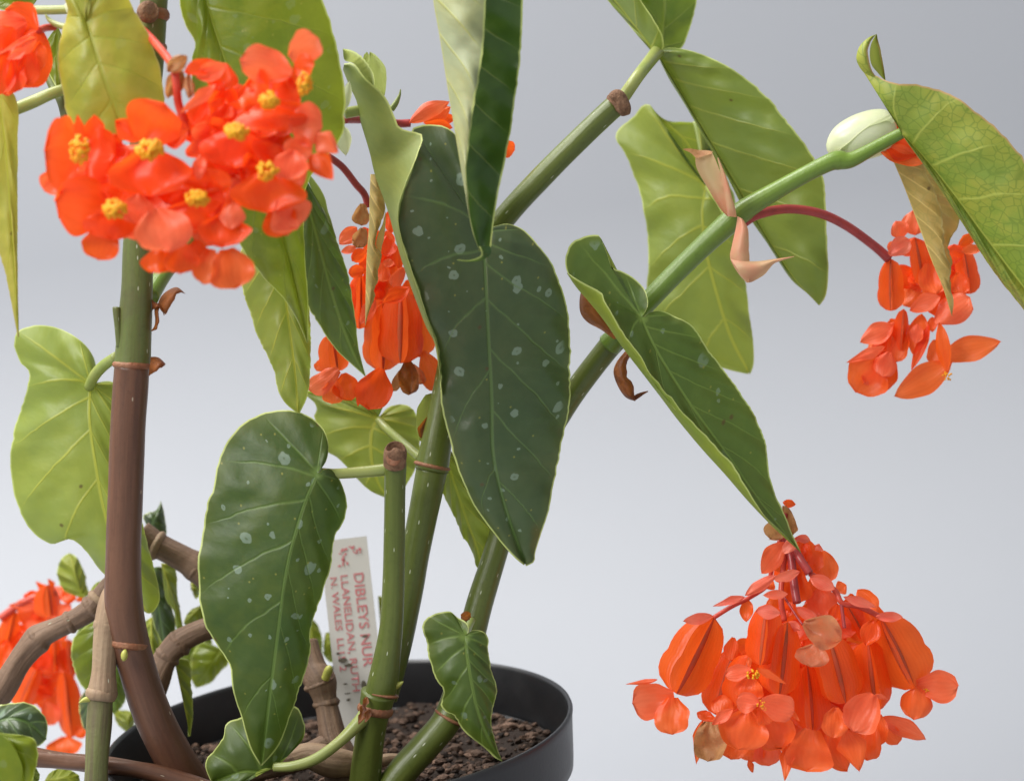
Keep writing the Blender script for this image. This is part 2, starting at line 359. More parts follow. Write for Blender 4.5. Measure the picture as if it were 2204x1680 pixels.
def tube_geo(pts, sides=18, n=None, rn=0.0, seed=0, cap=True):
    """pts: (x, y, z-mm, radius-px)"""
    n = n or max(10, int(len(pts)*9)); C = crom(pts, n); V, F, U = [], [], []
    ctr = [P(*c[:3]) for c in C]; L = 0.0; prev = None
    for i, c in enumerate(C):
        t = (ctr[min(i+1, n)]-ctr[max(i-1, 0)]).normalized()
        a = t.cross(FWD if prev is None else prev)
        if prev is None: a = t.cross(FWD).normalized(); b = a.cross(t).normalized()
        else: b = (prev - t*prev.dot(t)).normalized(); a = t.cross(b).normalized()
        prev = b
        if i: L += (ctr[i]-ctr[i-1]).length
        r = c[3]/FP*(1+c[2]/1000)
        for k in range(sides+1):
            g = 2*math.pi*k/sides
            rr = r*(1+rn*noise.noise(Vector((math.cos(g)*1.3+seed, math.sin(g)*1.3, L*60)))) if rn else r
            V.append(ctr[i]+a*math.cos(g)*rr+b*math.sin(g)*rr); U.append((k/sides+seed*.13, L))
    w = sides+1
    for i in range(n):
        for k in range(sides): F.append((i*w+k, i*w+k+1, (i+1)*w+k+1, (i+1)*w+k))
    if cap:
        for e, i in ((0, 0), (1, n)):
            V.append(ctr[i]); U.append((.5, 0 if not e else L)); ci = len(V)-1
            for k in range(sides):
                q = (ci, i*w+k, i*w+k+1); F.append(q if e else q[::-1])
    return V, F, U
def tube(name, pts, mat, parent=None, sides=18, n=None, rn=0.0, seed=0):
    V, F, U = tube_geo(pts, sides, n, rn, seed)
    return link(name, V, F, mat, parent or PLANT, U)
def ring(x, y, z, r, ang, parent, mat=None, h=7, name='node_ring', k=1.06):
    """a raised node scar round a cane; ang = direction of the cane in the picture, degrees"""
    c, s = math.cos(R(ang)), -math.sin(R(ang)); pts = []
    for t, f in ((-1, .9), (-.5, 1.03), (0, k), (.5, 1.03), (1, .9)): pts.append((x+c*h*t, y+s*h*t, z, r*f))
    return tube(name, pts, mat or M_RING, parent, 20, 8, .06, x)

def prof(kind, u):
    if kind == 'r': return (.2+.8*math.sin(math.pi/2*u/.55)) if u < .55 else math.sqrt(max(0, 1-((u-.55)/.45)**2))
    if kind == 'o': return max(0, math.sin(math.pi*u))**.75
    if kind == 'p': return (u/.38)**.65 if u < .38 else (max(0, (1-u)/.62))**.8
    if kind == 'b': return (.35+.65*math.sin(math.pi/2*u/.6)) if u < .6 else max(0, 1-((u-.6)/.4)**3)**.6
    return 1
def petal_geo(b, t, w, kind='r', cup=.25, curl=.15, roll=0, n=13, m=10, wav=.06, seed=0):
    """b, t: (x, y, z); w in px; cup > 0: edges towards the viewer"""
    A, T = P(*b), P(*t); ax = T-A; ln = ax.length; ax.normalize()
    nr = (CAM-A).normalized(); nr = (nr-ax*nr.dot(ax))
    if nr.length < .15: nr = UP-ax*UP.dot(ax)
    nr.normalize(); nr = Matrix.Rotation(R(roll), 3, ax) @ nr
    sd = ax.cross(nr).normalized(); hw = w/FP*(1+b[2]/1000)/2
    V, F, U = [], [], []
    for i in range(n+1):
        u = i/n; f = prof(kind, u)
        for j in range(m+1):
            q = -1+2*j/m
            nz = noise.noise(Vector((seed*1.7+u*2.2, q*1.6, seed*.9)))
            h = cup*hw*q*q*f*f + curl*ln*(u*u-.3*u) + wav*hw*nz*2*(.3+abs(q)) + .10*hw*math.sin(6*u+seed)*(1-abs(q))
            uu = u+.03*noise.noise(Vector((q*2.5, seed, 2)))*u
            fo = f*(1+.22*noise.noise(Vector((u*3.1, (1 if q > 0 else -1)*4.3, seed*2.7)))*min(1, abs(q)*2)); V.append(A+ax*(ln*uu)+sd*(hw*fo*q+.10*ln*math.sin(u*2.2)*noise.noise(Vector((seed*1.3, 7, 1))))+nr*h); U.append((q*.5+.5, u))
    for i in range(n):
        for j in range(m):
            k = i*(m+1)+j; F.append((k, k+1, k+m+2, k+m+1))
    return V, F, U
SEED = [0]
def petal(par, b, t, w, mat=None, kind='r', cup=.25, curl=.12, roll=None, name='petal', wav=.17, label=None, **kw):
    SEED[0] += 1; s = SEED[0]
    if roll is None: roll = random.uniform(-14, 14)
    V, F, U = petal_geo(b, t, w, kind, cup, curl, roll, wav=wav, seed=s, **kw)
    o = link(name, V, F, mat or M_PET, par, U)
    if label: o['label'] = label
    return o
def capsule(par, b, t, w, roll=0, third=40, mat=None):
    """three-winged seed capsule hanging from b to t"""
    A, T = P(*b), P(*t); ax = T-A; ln = ax.length; ax.normalize()
    nr = (CAM-A).normalized(); nr = (nr-ax*nr.dot(ax)).normalized(); sd = ax.cross(nr).normalized(); hw = w/FP/2
    V, F, U, FM = [], [], [], []; SEED[0] += 1
    n, m = 12, 6
    for wi, ang in enumerate((roll-12, roll+192, roll+90+third)):
        d = sd*math.cos(R(ang))+nr*math.sin(R(ang)); e = ax.cross(d); k0 = len(V)
        sc = 1 if wi < 2 else .85
        bend = (.5, -.5, .25)[wi]
        for i in range(n+1):
            u = i/n; g = math.sin(math.pi*min(1, u**.82))**.55 if u < .62 else (max(0, 1-((u-.62)/.40)**2.6))**.5
            g = g*(.78+.30*u)
            for j in range(m+1):
                q = j/m; r = hw*sc*g*q
                lift = bend*hw*(q*q)*g + hw*.10*noise.noise(Vector((u*3, q*2, SEED[0]+wi*3)))*q
                V.append(A+ax*ln*(u-.02*q)+d*r+e*lift); U.append((q, u))
        for i in range(n):
            for j in range(m):
                k = k0+i*(m+1)+j; F.append((k, k+1, k+m+2, k+m+1)); FM.append(0)
    k0 = len(V); br = hw*.13; ss = 8
    for i in range(n+1):
        u = i/n; r = br*math.sin(math.pi*min(1, max(0, u*.96+.02)))**.6
        for k in range(ss): V.append(A+ax*ln*u+(sd*math.cos(2*math.pi*k/ss)+nr*math.sin(2*math.pi*k/ss))*r); U.append((k/ss, u))
    for i in range(n):
        for k in range(ss): F.append((k0+i*ss+k, k0+i*ss+(k+1) % ss, k0+(i+1)*ss+(k+1) % ss, k0+(i+1)*ss+k)); FM.append(1)
    return link('seed_capsule', V, F, None, par, U, mats=[mat or M_CAPS, M_CAPBODY], fmat=FM)
def stamens(par, x, y, z, r, n=26, ry=None):
    """a tight tuft of rounded yellow anthers"""
    V, F = [], []; rnd = random.Random(int(x*7+y)); r2 = ry or r
    for i in range(n):
        a, q = rnd.uniform(0, 6.283), math.sqrt(rnd.random())
        px, py, pz = x+math.cos(a)*q*r, y+math.sin(a)*q*r2, z-(1-q*q)*r*.16
        bm = bmesh.new(); bmesh.ops.create_icosphere(bm, subdivisions=1, radius=r*.2/FP)
        c = P(px, py, pz); st = 1.0+.3*rnd.random(); k = len(V)
        for v in bm.verts: V.append(c+Vector((v.co.x, v.co.y*st, v.co.z*st)))
        bm.verts.index_update()
        for f in bm.faces: F.append(tuple(k+v.index for v in f.verts))
        bm.free()
    return link('stamens', V, F, M_YELLOW, par, [(0, 0)]*len(V))
def empty(name, parent=None, loc=(0, 0, 0)):
    o = bpy.data.objects.new(name, None); COL.objects.link(o); o.empty_display_size = .02
    if parent is not None: o.parent = parent
    o.location = loc; return o
def Z(ox, oy, sc): return lambda x, y: ((x/sc+ox)/1.26225, (y/sc+oy)/1.26225)

# ------------------------------------------------------------------ setting: pale backdrop sweep
POT_C = P(730, 1564, 20); POT_R = 505/FP*1.02
POT_H = .175; FLOOR = POT_C.z-POT_H
k = NT('backdrop_paint')
nz = k.noise(1.3, None, 4, .5); n2 = k.noise(14, None, 6, .7); n3 = k.noise(160, None, 3)
c = k.mix(k.ramp(nz, .3, .7), (.355, .367, .396, 1), (.376, .387, .414, 1)); c = k.mix(k.ramp(n2, .62, .78, 0, .22), c, (.31, .31, .31, 1))
k.done(k.principled(c, .6, k.bump(n3, .08, .001), .3)); M_BACK = k.m
V, F = [], []
prf = [(-2.6, 0), (-1.2, 0), (0, 0), (.42, 0)] + [(.42+.33*math.sin(a*math.pi/24), .33-.33*math.cos(a*math.pi/24)) for a in range(1, 13)] + [(.75, .8), (.75, 1.4), (.75, 2.4)]
for yy, zz in prf:
    for xx in (-2.4, -1.2, 0, 1.2, 2.4): V.append(Vector((xx, yy, FLOOR+zz)))
for i in range(len(prf)-1):
    for j in range(4): q = i*5+j; F.append((q, q+1, q+6, q+5))
bd = link('backdrop', V, F, M_BACK); bd['kind'] = 'structure'
bd['label'] = 'pale blue-grey painted backdrop sweeping up behind the potted plant'

# ------------------------------------------------------------------ pot
k = NT('black_pot_plastic'); nz = k.noise(35, None, 5, .6); n2 = k.noise(600, None, 3)
c = k.mix(k.ramp(nz, .45, .75, 0, .5), (.014, .014, .016, 1), (.034, .033, .035, 1))
k.done(k.principled(c, k.math('MULTIPLY_ADD', nz, .25, .28), k.bump(n2, .15, .0004), .5)); M_POT = k.m
def lathe(name, pr, c, mat, parent=None, n=96, loc=None):
    V, F = [], []
    for r, z in pr:
        for i in range(n): a = 2*math.pi*i/n; V.append(Vector((r*math.cos(a), r*math.sin(a), z)))
    for j in range(len(pr)-1):
        for i in range(n): F.append((j*n+i, j*n+(i+1) % n, (j+1)*n+(i+1) % n, (j+1)*n+i))
    me = bpy.data.meshes.new(name); me.from_pydata([tuple(v) for v in V], [], F); me.materials.append(mat)
    me.polygons.foreach_set('use_smooth', [True]*len(me.polygons)); me.update()
    o = bpy.data.objects.new(name, me); COL.objects.link(o); o.parent = parent; o.location = c; return o
pot = empty('plant_pot', None, (POT_C.x, POT_C.y, FLOOR))
pot['label'] = 'round black plastic plant pot filled with bark compost'; pot['category'] = 'pot'
h = POT_H; r = POT_R
lathe('pot_wall', [(0, .001), (r*.70, .001), (r*.715, .004), (r*.93, h-.030), (r*.935, h-.0275), (r*.955, h-.0262), (r*.955, h-.0240), (r*.93, h-.022), (r*.69, .006), (0, .005)], (0, 0, 0), M_POT, pot)
lathe('pot_rim', [(r*.960, h-.0275), (r*.978, h-.0265), (r*.983, h-.022), (r*.995, h-.004), (r*1.0, h-.0012), (r*.996, h), (r*.984, h), (r*.978, h-.0015), (r*.962, h-.022), (r*.957, h-.0275), (r*.960, h-.0275)], (0, 0, 0), M_POT, pot)

# ------------------------------------------------------------------ soil
k = NT('bark_compost'); oi = k.attr('tone'); nz = k.noise(500, None, 4, .6)
c = k.mix(oi, (.018, .012, .009, 1), (.22, .135, .095, 1)); c = k.mix(k.ramp(nz, .4, .7, 0, .6), c, (.035, .02, .014, 1))
k.done(k.principled(c, .85, k.bump(nz, .8, .001), .3)); M_SOIL = k.m
SOIL_Z = h-.026
soil = empty('potting_soil', None, (POT_C.x, POT_C.y, FLOOR))
soil['kind'] = 'stuff'; soil['label'] = 'dark brown bark compost filling the black pot'; soil['category'] = 'soil'
rnd = random.Random(3)
V, F, TN = [], [], []
n_r, n_a = 26, 80
def soil_z(x, y): return SOIL_Z+.004*noise.noise(Vector((x*45, y*45, 1)))+.0018*noise.noise(Vector((x*160, y*160, 5)))+.004*(x*x+y*y)/(r*r)
for i in range(n_r+1):
    for j in range(n_a):
        q = r*.935*i/n_r; a = 2*math.pi*j/n_a; x, y = q*math.cos(a), q*math.sin(a); V.append((x, y, soil_z(x, y))); TN.append(.05)
for i in range(n_r):
    for j in range(n_a): F.append((i*n_a+j, i*n_a+(j+1) % n_a, (i+1)*n_a+(j+1) % n_a, (i+1)*n_a+j))
def chip(c, s, rn):
    bm = bmesh.new(); bmesh.ops.create_icosphere(bm, subdivisions=1, radius=1)
    sx, sy, sz = s*rn.uniform(.7, 1.4), s*rn.uniform(.5, 1.0), s*rn.uniform(.35, .8)
    mt = Matrix.Translation(c) @ Matrix.Rotation(rn.uniform(0, 6.28), 4, 'Z') @ Matrix.Rotation(rn.uniform(-.6, .6), 4, 'X') @ Matrix.Diagonal((sx, sy, sz, 1))
    o = rn.uniform(0, 99); vs = []
    for v in bm.verts: vs.append(mt @ (v.co*(1+.5*noise.noise(v.co*1.6+Vector((o, 0, 0))))))
    fs = [tuple(v.index for v in f.verts) for f in bm.faces]; bm.free(); return vs, fs
for i in range(3600):
    q = r*.925*math.sqrt(rnd.random()); a = rnd.uniform(0, 6.283); x, y = q*math.cos(a), q*math.sin(a)
    s = .0007+.0021*rnd.random()**2.2; vs, fs = chip(Vector((x, y, soil_z(x, y)+s*.35)), s, rnd); k0 = len(V)
    V += [tuple(v) for v in vs]; F += [tuple(k0+t for t in f) for f in fs]; tn = rnd.random()**1.6; TN += [tn]*len(vs)
so = link('compost_mass', V, F, M_SOIL, None, None, {'tone': TN}, smooth=False); so.parent = soil; so['kind'] = 'stuff'
for i in range(70):
    q = r*.88*math.sqrt(rnd.random()); a = rnd.uniform(-.6, math.pi+.6); x, y = q*math.cos(a), q*math.sin(a)
    s = rnd.uniform(.0026, .0050); vs, fs = chip(Vector((0, 0, 0)), s, rnd)
    o = link('bark_chip', vs, fs, M_SOIL, None, None, {'tone': [rnd.uniform(.25, 1)]*len(vs)}, smooth=False)
    o.parent = soil; o.location = (x, y, soil_z(x, y)+s*.35)

# ------------------------------------------------------------------ plant label
k = NT('label_plastic'); nz = k.noise(60, None, 4, .6); c = k.mix(k.ramp(nz, .5, .75, 0, .4), (.60, .58, .55, 1), (.50, .48, .44, 1))
k.done(k.principled(c, .4, None, .4)); M_LAB = k.m
M_RED = simple('label_red_print', (.58, .15, .17, 1), (.55, .25, .25, 1), 300, .5, 0)
M_INK = simple('label_dark_mark', (.08, .07, .05, 1), (.12, .10, .07, 1), 300, .6, 0)
LZ = 70
TLc, TRc, BLc = P(688, 1165, LZ+6), P(789, 1153, LZ+6), P(752, 1545, LZ-4)
ex = (TRc-TLc); lw = ex.length; ex.normalize(); ey = (BLc-TLc); ey = (ey-ex*ey.dot(ex)); lh = ey.length+.02; ey.normalize(); en = ey.cross(ex).normalized()
if en.dot(CAM-TLc) < 0: en = -en
lab = empty('plant_label', None, TLc)
lab['label'] = 'white plastic nursery label with red lettering pushed into the compost'; lab['category'] = 'label'
def lab_mesh(name, pts, faces, mat, par=lab):
    o = link(name, [ex*a+ey*b+en*c_ for a, b, c_ in pts], faces, mat, None, smooth=False); o.parent = par; return o
t = .0004; tp = lw*.30
out = [(0, 0), (lw, 0), (lw, lh*.80), (lw*.62, lh), (lw*.38, lh), (0, lh*.80)]
card = lab_mesh('card', [(a, b, t) for a, b in out]+[(a, b, -t) for a, b in out], [tuple(range(5, -1, -1)), tuple(range(6, 12))]+[(i, (i+1) % 6, 6+(i+1) % 6, 6+i) for i in range(6)], M_LAB)
PXL = lw/ (101*3.5*1.26)   # one pixel of the label close-up in metres
def lab_text(body, row_x, start_y, length, cap):
    cu = bpy.data.curves.new('lettering', 'FONT'); cu.body = body; cu.size = 1; cu.offset = .012; cu.resolution_u = 3
    ob = bpy.data.objects.new('lettering', cu); COL.objects.link(ob); bpy.context.view_layer.update()
    me = bpy.data.meshes.new_from_object(ob.evaluated_get(bpy.context.evaluated_depsgraph_get()))
    bpy.data.objects.remove(ob)
    xs = [v.co.x for v in me.vertices]; x0, x1 = min(xs), max(xs); ys = [v.co.y for v in me.vertices]; ych = .69
    for v in me.vertices:
        al, hh = (v.co.x-x0)/(x1-x0)*length, v.co.y/ych*cap
        p = ex*(row_x+hh)+ey*(start_y+al)+en*(t+.0003); v.co = p
    me.materials.clear(); me.materials.append(M_RED)
    o = bpy.data.objects.new('lettering', me); COL.objects.link(o); o.parent = card; return o
q = PXL
lab_text('DIBLEYS NUR', 285*q, 335*q, 880*q, 92*q)
lab_text('LLANELIDAN, RUTH', 160*q, 340*q, 1090*q, 68*q)
lab_text('N. WALES  LL15 2', 62*q, 350*q, 880*q, 62*q)
def blob(name, cx, cy, rx, ry, mat, n=14, seed=0, zz=.0003):
    pts = [(cx*q, cy*q, t+zz)]
    for i in range(n):
        a = 2*math.pi*i/n; f = 1+.45*noise.noise(Vector((math.cos(a)*2+seed, math.sin(a)*2, seed)))
        pts.append(((cx+math.cos(a)*rx*f)*q, (cy+math.sin(a)*ry*f)*q, t+zz))
    return lab_mesh(name, pts, [(0, 1+(i+1) % n, 1+i) for i in range(n)], mat, card)
er = random.Random(5)
for i in range(34):
    u_ = er.random(); cl = er.choice((0, 0, 1))
    cx, cy = ((170+u_*220, 95+60*abs(u_-.5)+er.uniform(-28, 40)) if cl == 0 else (150+u_*90, 190+er.uniform(-30, 80)*(1-u_*.4)))
    blob('flower_emblem', cx, cy, er.uniform(5, 17), er.uniform(5, 17), M_RED, 9, i*2.3, .0003+i*.00001)
for i, (cx, cy, rx, ry) in enumerate([(100, 1130, 45, 22), (150, 1180, 40, 14), (60, 1060, 16, 12), (100, 1350, 20, 8), (110, 1440, 34, 6), (110, 1500, 20, 12), (270, 1380, 28, 40), (330, 930, 26, 12)]):
    blob('dirt_mark', cx, cy, rx, ry, M_INK, 12, i*3.7, .0007)

# ------------------------------------------------------------------ the plant
BASE = P(800, 1700, 0); BASE.z = FLOOR+SOIL_Z
PLANT = empty('begonia_plant', None, BASE)
PLANT['label'] = 'cane begonia with spotted wing-shaped leaves and hanging orange-red flower clusters'; PLANT['category'] = 'plant'

# ---- canes
cane1 = tube('cane', [(470, 1790, 15, 44), (420, 1700, 4, 44), (375, 1630, -4, 43), (330, 1540, -10, 42), (296, 1440, -14, 41), (277, 1370, -17, 42), (266, 1290, -20, 41), (266, 1180, -23, 38), (270, 1060, -26, 38), (274, 950, -28, 38), (279, 860, -30, 38), (284, 786, -32, 38)], M_BROWN, n=150, rn=.025)
cane1b = tube('cane', [(284, 790, -32, 39), (286, 770, -32, 39), (290, 700, -33, 37), (295, 620, -35, 34), (297, 540, -37, 33), (302, 440, -40, 32), (309, 320, -44, 31), (318, 200, -48, 29), (324, 130, -50, 29), (328, 60, -52, 30), (335, -60, -56, 30)], M_OLIVES, n=110, rn=.02, seed=2)
ring(284, 786, -32, 39.5, 87, cane1, h=8); ring(277, 1385, -17, 43, 82, cane1, h=9, k=1.03)
ring(327, 100, -51, 31, 84, cane1b, h=9); ring(330, 30, -53, 34, 84, cane1b, h=12)
tube('bud_scar', [(270, 1398, -27, 3), (268, 1405, -28, 7), (267, 1414, -28, 7), (266, 1420, -27, 3)], M_BUDY, cane1, 10)
tube('branch_stub', [(258, 745, -36, 8), (254, 700, -37, 8), (251, 664, -37, 9), (251, 660, -37, 6)], M_OLIVES, cane1b, 12)
tube('leaf_scar', [(318, 28, -59, 24), (320, 22, -62, 22), (322, 20, -63, 12)], M_CUT, cane1b, 16)
tube('branch', [(320, 640, -20, 22), (345, 600, -10, 19), (375, 560, 0, 17), (440, 480, 12, 16), (520, 380, 20, 15)], M_GREENB)
cane2 = tube('cane', [(775, 1800, 2, 34), (786, 1680, -6, 34), (794, 1600, -10, 32), (806, 1530, -13, 34), (815, 1490, -15, 38)], M_GREEN, n=60, rn=.02, seed=3)
cane2u = tube('cane', [(812, 1520, -13, 32), (824, 1470, -16, 33), (834, 1410, -18, 29), (843, 1340, -20, 25), (847, 1250, -22, 24), (849, 1130, -25, 23), (850, 1040, -27, 23), (851, 1000, -28, 24), (851, 988, -28, 22)], M_GREEN, n=110, rn=.02, seed=4)
ring(808, 1526, -13, 37, 80, cane2, h=12); ring(824, 1493, -15, 34, 80, cane2u, h=4)
tube('cut_end', [(849, 1000, -30, 24), (850, 985, -32, 25), (851, 974, -34, 25), (851, 970, -36, 21), (851, 969, -36, 8)], M_CUT, cane2u, 18)
tube('cut_face', [(847, 988, -35, 15), (847, 987.5, -37, 15), (847, 987.4, -37.2, 7), (847, 987.2, -36.6, 4)], M_RING, cane2u, 18)
tube('thorn_bud', [(852, 1474, -17, 9), (862, 1470, -18, 5), (868, 1466, -19, 1)], M_BUDY, cane2u, 8)
for i, (x, y) in enumerate([(778, 1528), (784, 1512), (776, 1545), (790, 1540)]):
    petal(cane2, (x+6, y-14, -22), (x-4, y+14, -24), 16, M_DRY, 'p', .4, .2, name='stipule')
cane3 = tube('cane', [(822, 1500, 0, 34), (850, 1400, 0, 33), (876, 1290, 0, 31), (894, 1190, 0, 31), (912, 1100, 0, 32), (930, 1010, 0, 34)], M_GREEN, n=70, rn=.02, seed=5)
cane3u = tube('cane', [(929, 1012, 0, 37), (940, 950, 0, 33), (955, 870, 2, 30), (975, 760, 6, 28), (1005, 620, 8, 27), (1050, 520, 8, 26), (1095, 458, 6, 25), (1170, 377, 2, 24.5), (1250, 297, -2, 24), (1310, 240, -5, 24), (1326, 227, -6, 24)], M_GREEN, n=120, rn=.02, seed=6)
ring(930, 1002, 0, 38, 78, cane3u, h=5)
ring(1326, 226, -6, 25, 42, cane3u, M_CUT, h=8, k=1.1); tube('cut_end', [(1318, 216, -12, 15), (1330, 208, -12, 17), (1343, 232, -12, 17), (1347, 246, -11, 11)], M_CUT, cane3u, 14, rn=.15)
cane4 = tube('cane', [(800, 1760, -6, 34), (860, 1668, -6, 33), (920, 1600, -5, 32), (962, 1548, -3, 32), (988, 1480, 0, 31), (1010, 1390, 3, 30), (1032, 1300, 6, 29), (1060, 1210, 8, 27), (1085, 1130, 10, 26), (1130, 1010, 12, 25), (1190, 915, 10, 25), (1240, 838, 6, 25), (1300, 760, 2, 25), (1322, 733, 0, 26)], M_GREEN, n=150, rn=.02, seed=7)
ring(966, 1543, -3, 33.5, 60, cane4, h=4)
cane5 = tube('cane', [(1312, 742, 0, 27), (1330, 722, -2, 24), (1375, 670, -3, 22), (1440, 602, -5, 22), (1510, 533, -7, 22.5), (1572, 476, -9, 25), (1580, 470, -9, 24)], M_GREENB, n=90, rn=.015, seed=8)
cane6 = tube('cane', [(1578, 476, -9, 20), (1596, 458, -9, 24), (1620, 440, -10, 22), (1680, 405, -12, 19), (1740, 372, -14, 18), (1785, 350, -15, 19), (1805, 345, -15, 21), (1830, 345, -16, 17), (1870, 325, -17, 14.5), (1915, 300, -18, 13), (1942, 286, -19, 12)], M_GREENB, n=100, rn=.015, seed=9)
tube('leaf_stalk', [(1326, 232, -4, 14), (1345, 205, -4, 14), (1375, 162, -4, 13.5), (1400, 130, 16, 14), (1414, 112, 30, 15)], M_PETIO, cane3u)

# ---- old woody branches at the back left
def woody(pts, mat, seed, n=80):
    q = []
    for i, p in enumerate(pts): q.append(p)
    return tube('woody_branch', q, mat, n=n, rn=.2, seed=seed)
woody([(-40, 1540, 30, 30), (0, 1490, 30, 29), (35, 1430, 30, 27), (62, 1395, 30, 27), (82, 1375, 30, 30), (100, 1362, 30, 25), (150, 1338, 30, 23), (185, 1318, 30, 25), (200, 1305, 30, 27), (214, 1285, 30, 22), (236, 1258, 30, 21), (275, 1225, 30, 20)], M_BARK, 1)
woody([(300, 1150, 55, 30), (330, 1172, 55, 31), (350, 1180, 55, 28), (400, 1205, 55, 27), (425, 1222, 55, 32), (470, 1260, 55, 28), (560, 1320, 50, 27), (650, 1410, 45, 26)], M_BARK, 2)
woody([(325, 1500, 40, 30), (345, 1440, 40, 28), (365, 1405, 40, 26), (385, 1385, 40, 29), (400, 1372, 40, 25), (450, 1350, 40, 24), (520, 1345, 42, 24)], M_BARK, 3)
woody([(660, 1380, 45, 22), (672, 1440, 40, 30), (690, 1470, 36, 34), (700, 1510, 34, 26), (715, 1580, 28, 27), (735, 1640, 24, 40), (750, 1720, 20, 60)], M_BARK, 4)
woody([(70, 1628, -12, 20), (130, 1636, -12, 19), (220, 1645, -12, 19), (330, 1662, -12, 19), (450, 1700, -10, 20), (560, 1740, -8, 22)], M_BROWN, 5)
wl = tube('woody_branch', [(205, 1730, -24, 30), (208, 1650, -24, 25), (213, 1560, -22, 28), (216, 1505, -21, 27), (218, 1492, -21, 33)], M_BARKG, n=60, rn=.05, seed=6)
tube('woody_branch', [(217, 1500, -21, 31), (220, 1485, -21, 32), (223, 1440, -20, 26), (228, 1370, -19, 27), (234, 1330, -18, 29), (240, 1285, -16, 24), (255, 1260, -10, 20)], M_BARKP, n=60, rn=.06, seed=7)
tube('thorn_bud', [(192, 1503, -24, 7), (180, 1506, -25, 5), (170, 1512, -26, 1)], M_BUDY, wl, 8)
tube('thorn_bud', [(700, 1460, 30, 9), (708, 1440, 28, 9), (712, 1432, 28, 4)], M_BUDY, None, 8)
woody([(560, 1660, 10, 20), (660, 1625, 14, 30), (720, 1640, 12, 34), (790, 1642, 14, 18), (840, 1632, 16, 12), (875, 1630, 16, 6)], M_BARKP, 8)
woody([(430, 1700, 6, 30), (520, 1665, 8, 26), (620, 1640, 12, 26), (700, 1610, 20, 30)], M_BARK, 9)

for x, y, z, r_, an in ((82, 1375, 30, 29, 42), (197, 1307, 30, 26, 40), (212, 1288, 30, 24, 55), (425, 1222, 55, 31, -38), (338, 1174, 55, 32, -25), (386, 1384, 40, 28, 38), (360, 1412, 40, 27, 55), (688, 1470, 36, 33, 112), (702, 1512, 34, 28, 100), (150, 1338, 30, 24, 25)):
    ring(x, y, z, r_, an, None, M_BARKP if x in (338, 212) else M_BARK, h=9, k=1.1)
for x, y, z, r_, an in ((218, 1492, -21, 33, 85), (231, 1345, -18, 29, 82)): ring(x, y, z, r_, an, None, M_BARKP, h=12, k=1.05)
def petiole(pts, par=None, mat=None): return tube('leaf_stalk', pts, mat or M_PETIO, par or PLANT, 14)

# ---- leaves
# dark spotted leaf in front of the cut cane
T = Z(500, 1000, 2.1)
lf = Leaf().blade([(683, 1017, 0), (650, 1100, -4), (618, 1220, -6), (597, 1370, -4), (578, 1520, 2), (563, 1646, 10)],
  [[(688, 1012, 0), (703, 990, 3), (707, 955, 6), (694, 920, 9), (660, 893, 12), (610, 882, 13), (560, 892, 12), (520, 914, 11), (488, 953, 9), (468, 1000, 7), (458, 1050, 6), (442, 1100, 5), (435, 1150, 4), (427, 1200, 3), (429, 1280, 3), (440, 1340, 4), (470, 1392, 5), (495, 1432, 5), (500, 1480, 6), (520, 1545, 7), (537, 1605, 9), (561, 1648, 10)],
   [(690, 1018, 0), (705, 1008, 2), (718, 1012, 4), (735, 1040, 8), (747, 1080, 10), (742, 1115, 10), (720, 1160, 9), (712, 1215, 8), (694, 1275, 8), (676, 1330, 8), (666, 1365, 8), (668, 1400, 8), (656, 1450, 8), (630, 1525, 8), (602, 1600, 9), (563, 1648, 10)]], z=-34, s0=(.24, .10), seed=1, bulge=2, nv=8).build(M_SPOT, label='dark green white-spotted leaf on the stalk from the cut cane')
petiole([(690, 1016, -32, 10), (722, 1019, -28, 11), (770, 1016, -26, 12), (820, 1011, -26, 13), (840, 1008, -26, 14)], lf)

# large bluish leaf in the middle, left half curled forward
lf = Leaf().blade([(1040, 500, 0), (1043, 560, -4), (1050, 700, -8), (1058, 850, -8), (1062, 980, -4), (1090, 1100, 4), (1130, 1212, 14)],
  [[(1040, 488, 0), (1030, 430, 4), (1012, 350, 6), (988, 300, 8), (962, 275, 8), (930, 268, 8), (895, 272, 4), (885, 285, 0), (903, 296, -6), (896, 330, -10), (880, 375, -10), (868, 405, -10), (856, 450, -9), (856, 490, -9), (866, 525, -9), (886, 585, -9), (898, 621, -9), (921, 690, -8), (941, 743, -7), (946, 800, -6), (952, 880, -5), (968, 950, -4), (984, 1005, -2), (1018, 1082, 2), (1065, 1150, 6), (1105, 1197, 10), (1128, 1216, 14)],
   [(1044, 492, 0), (1068, 486, 2), (1095, 482, 4), (1130, 497, 6), (1160, 530, 7), (1190, 572, 8), (1212, 630, 9), (1225, 690, 10), (1227, 770, 10), (1227, 850, 10), (1215, 930, 10), (1197, 1015, 10), (1182, 1095, 10), (1164, 1150, 12), (1152, 1190, 14), (1150, 1208, 14), (1132, 1218, 14)]], z=-36, s0=(.3, .08), seed=2, bulge=3, nv=8, N=100)
lf.strip([(738, 150, 6), (752, 185, 6), (768, 220, 6), (776, 262, 6), (795, 326, 6), (808, 380, 6), (834, 452, 4), (866, 565, 2), (914, 696, 0), (934, 735, -2), (944, 790, -5), (951, 845, -6)],
         [(741, 137, -2), (762, 138, -4), (788, 172, -8), (826, 209, -8), (847, 253, -8), (860, 280, -8), (903, 293, -9), (895, 335, -11), (871, 397, -11), (856, 460, -11), (866, 525, -10), (898, 621, -10), (921, 690, -9), (941, 743, -8), (947, 800, -7), (952, 850, -6)], z=-36, bulge=3, ruf=2.2, seed=2, over=6)
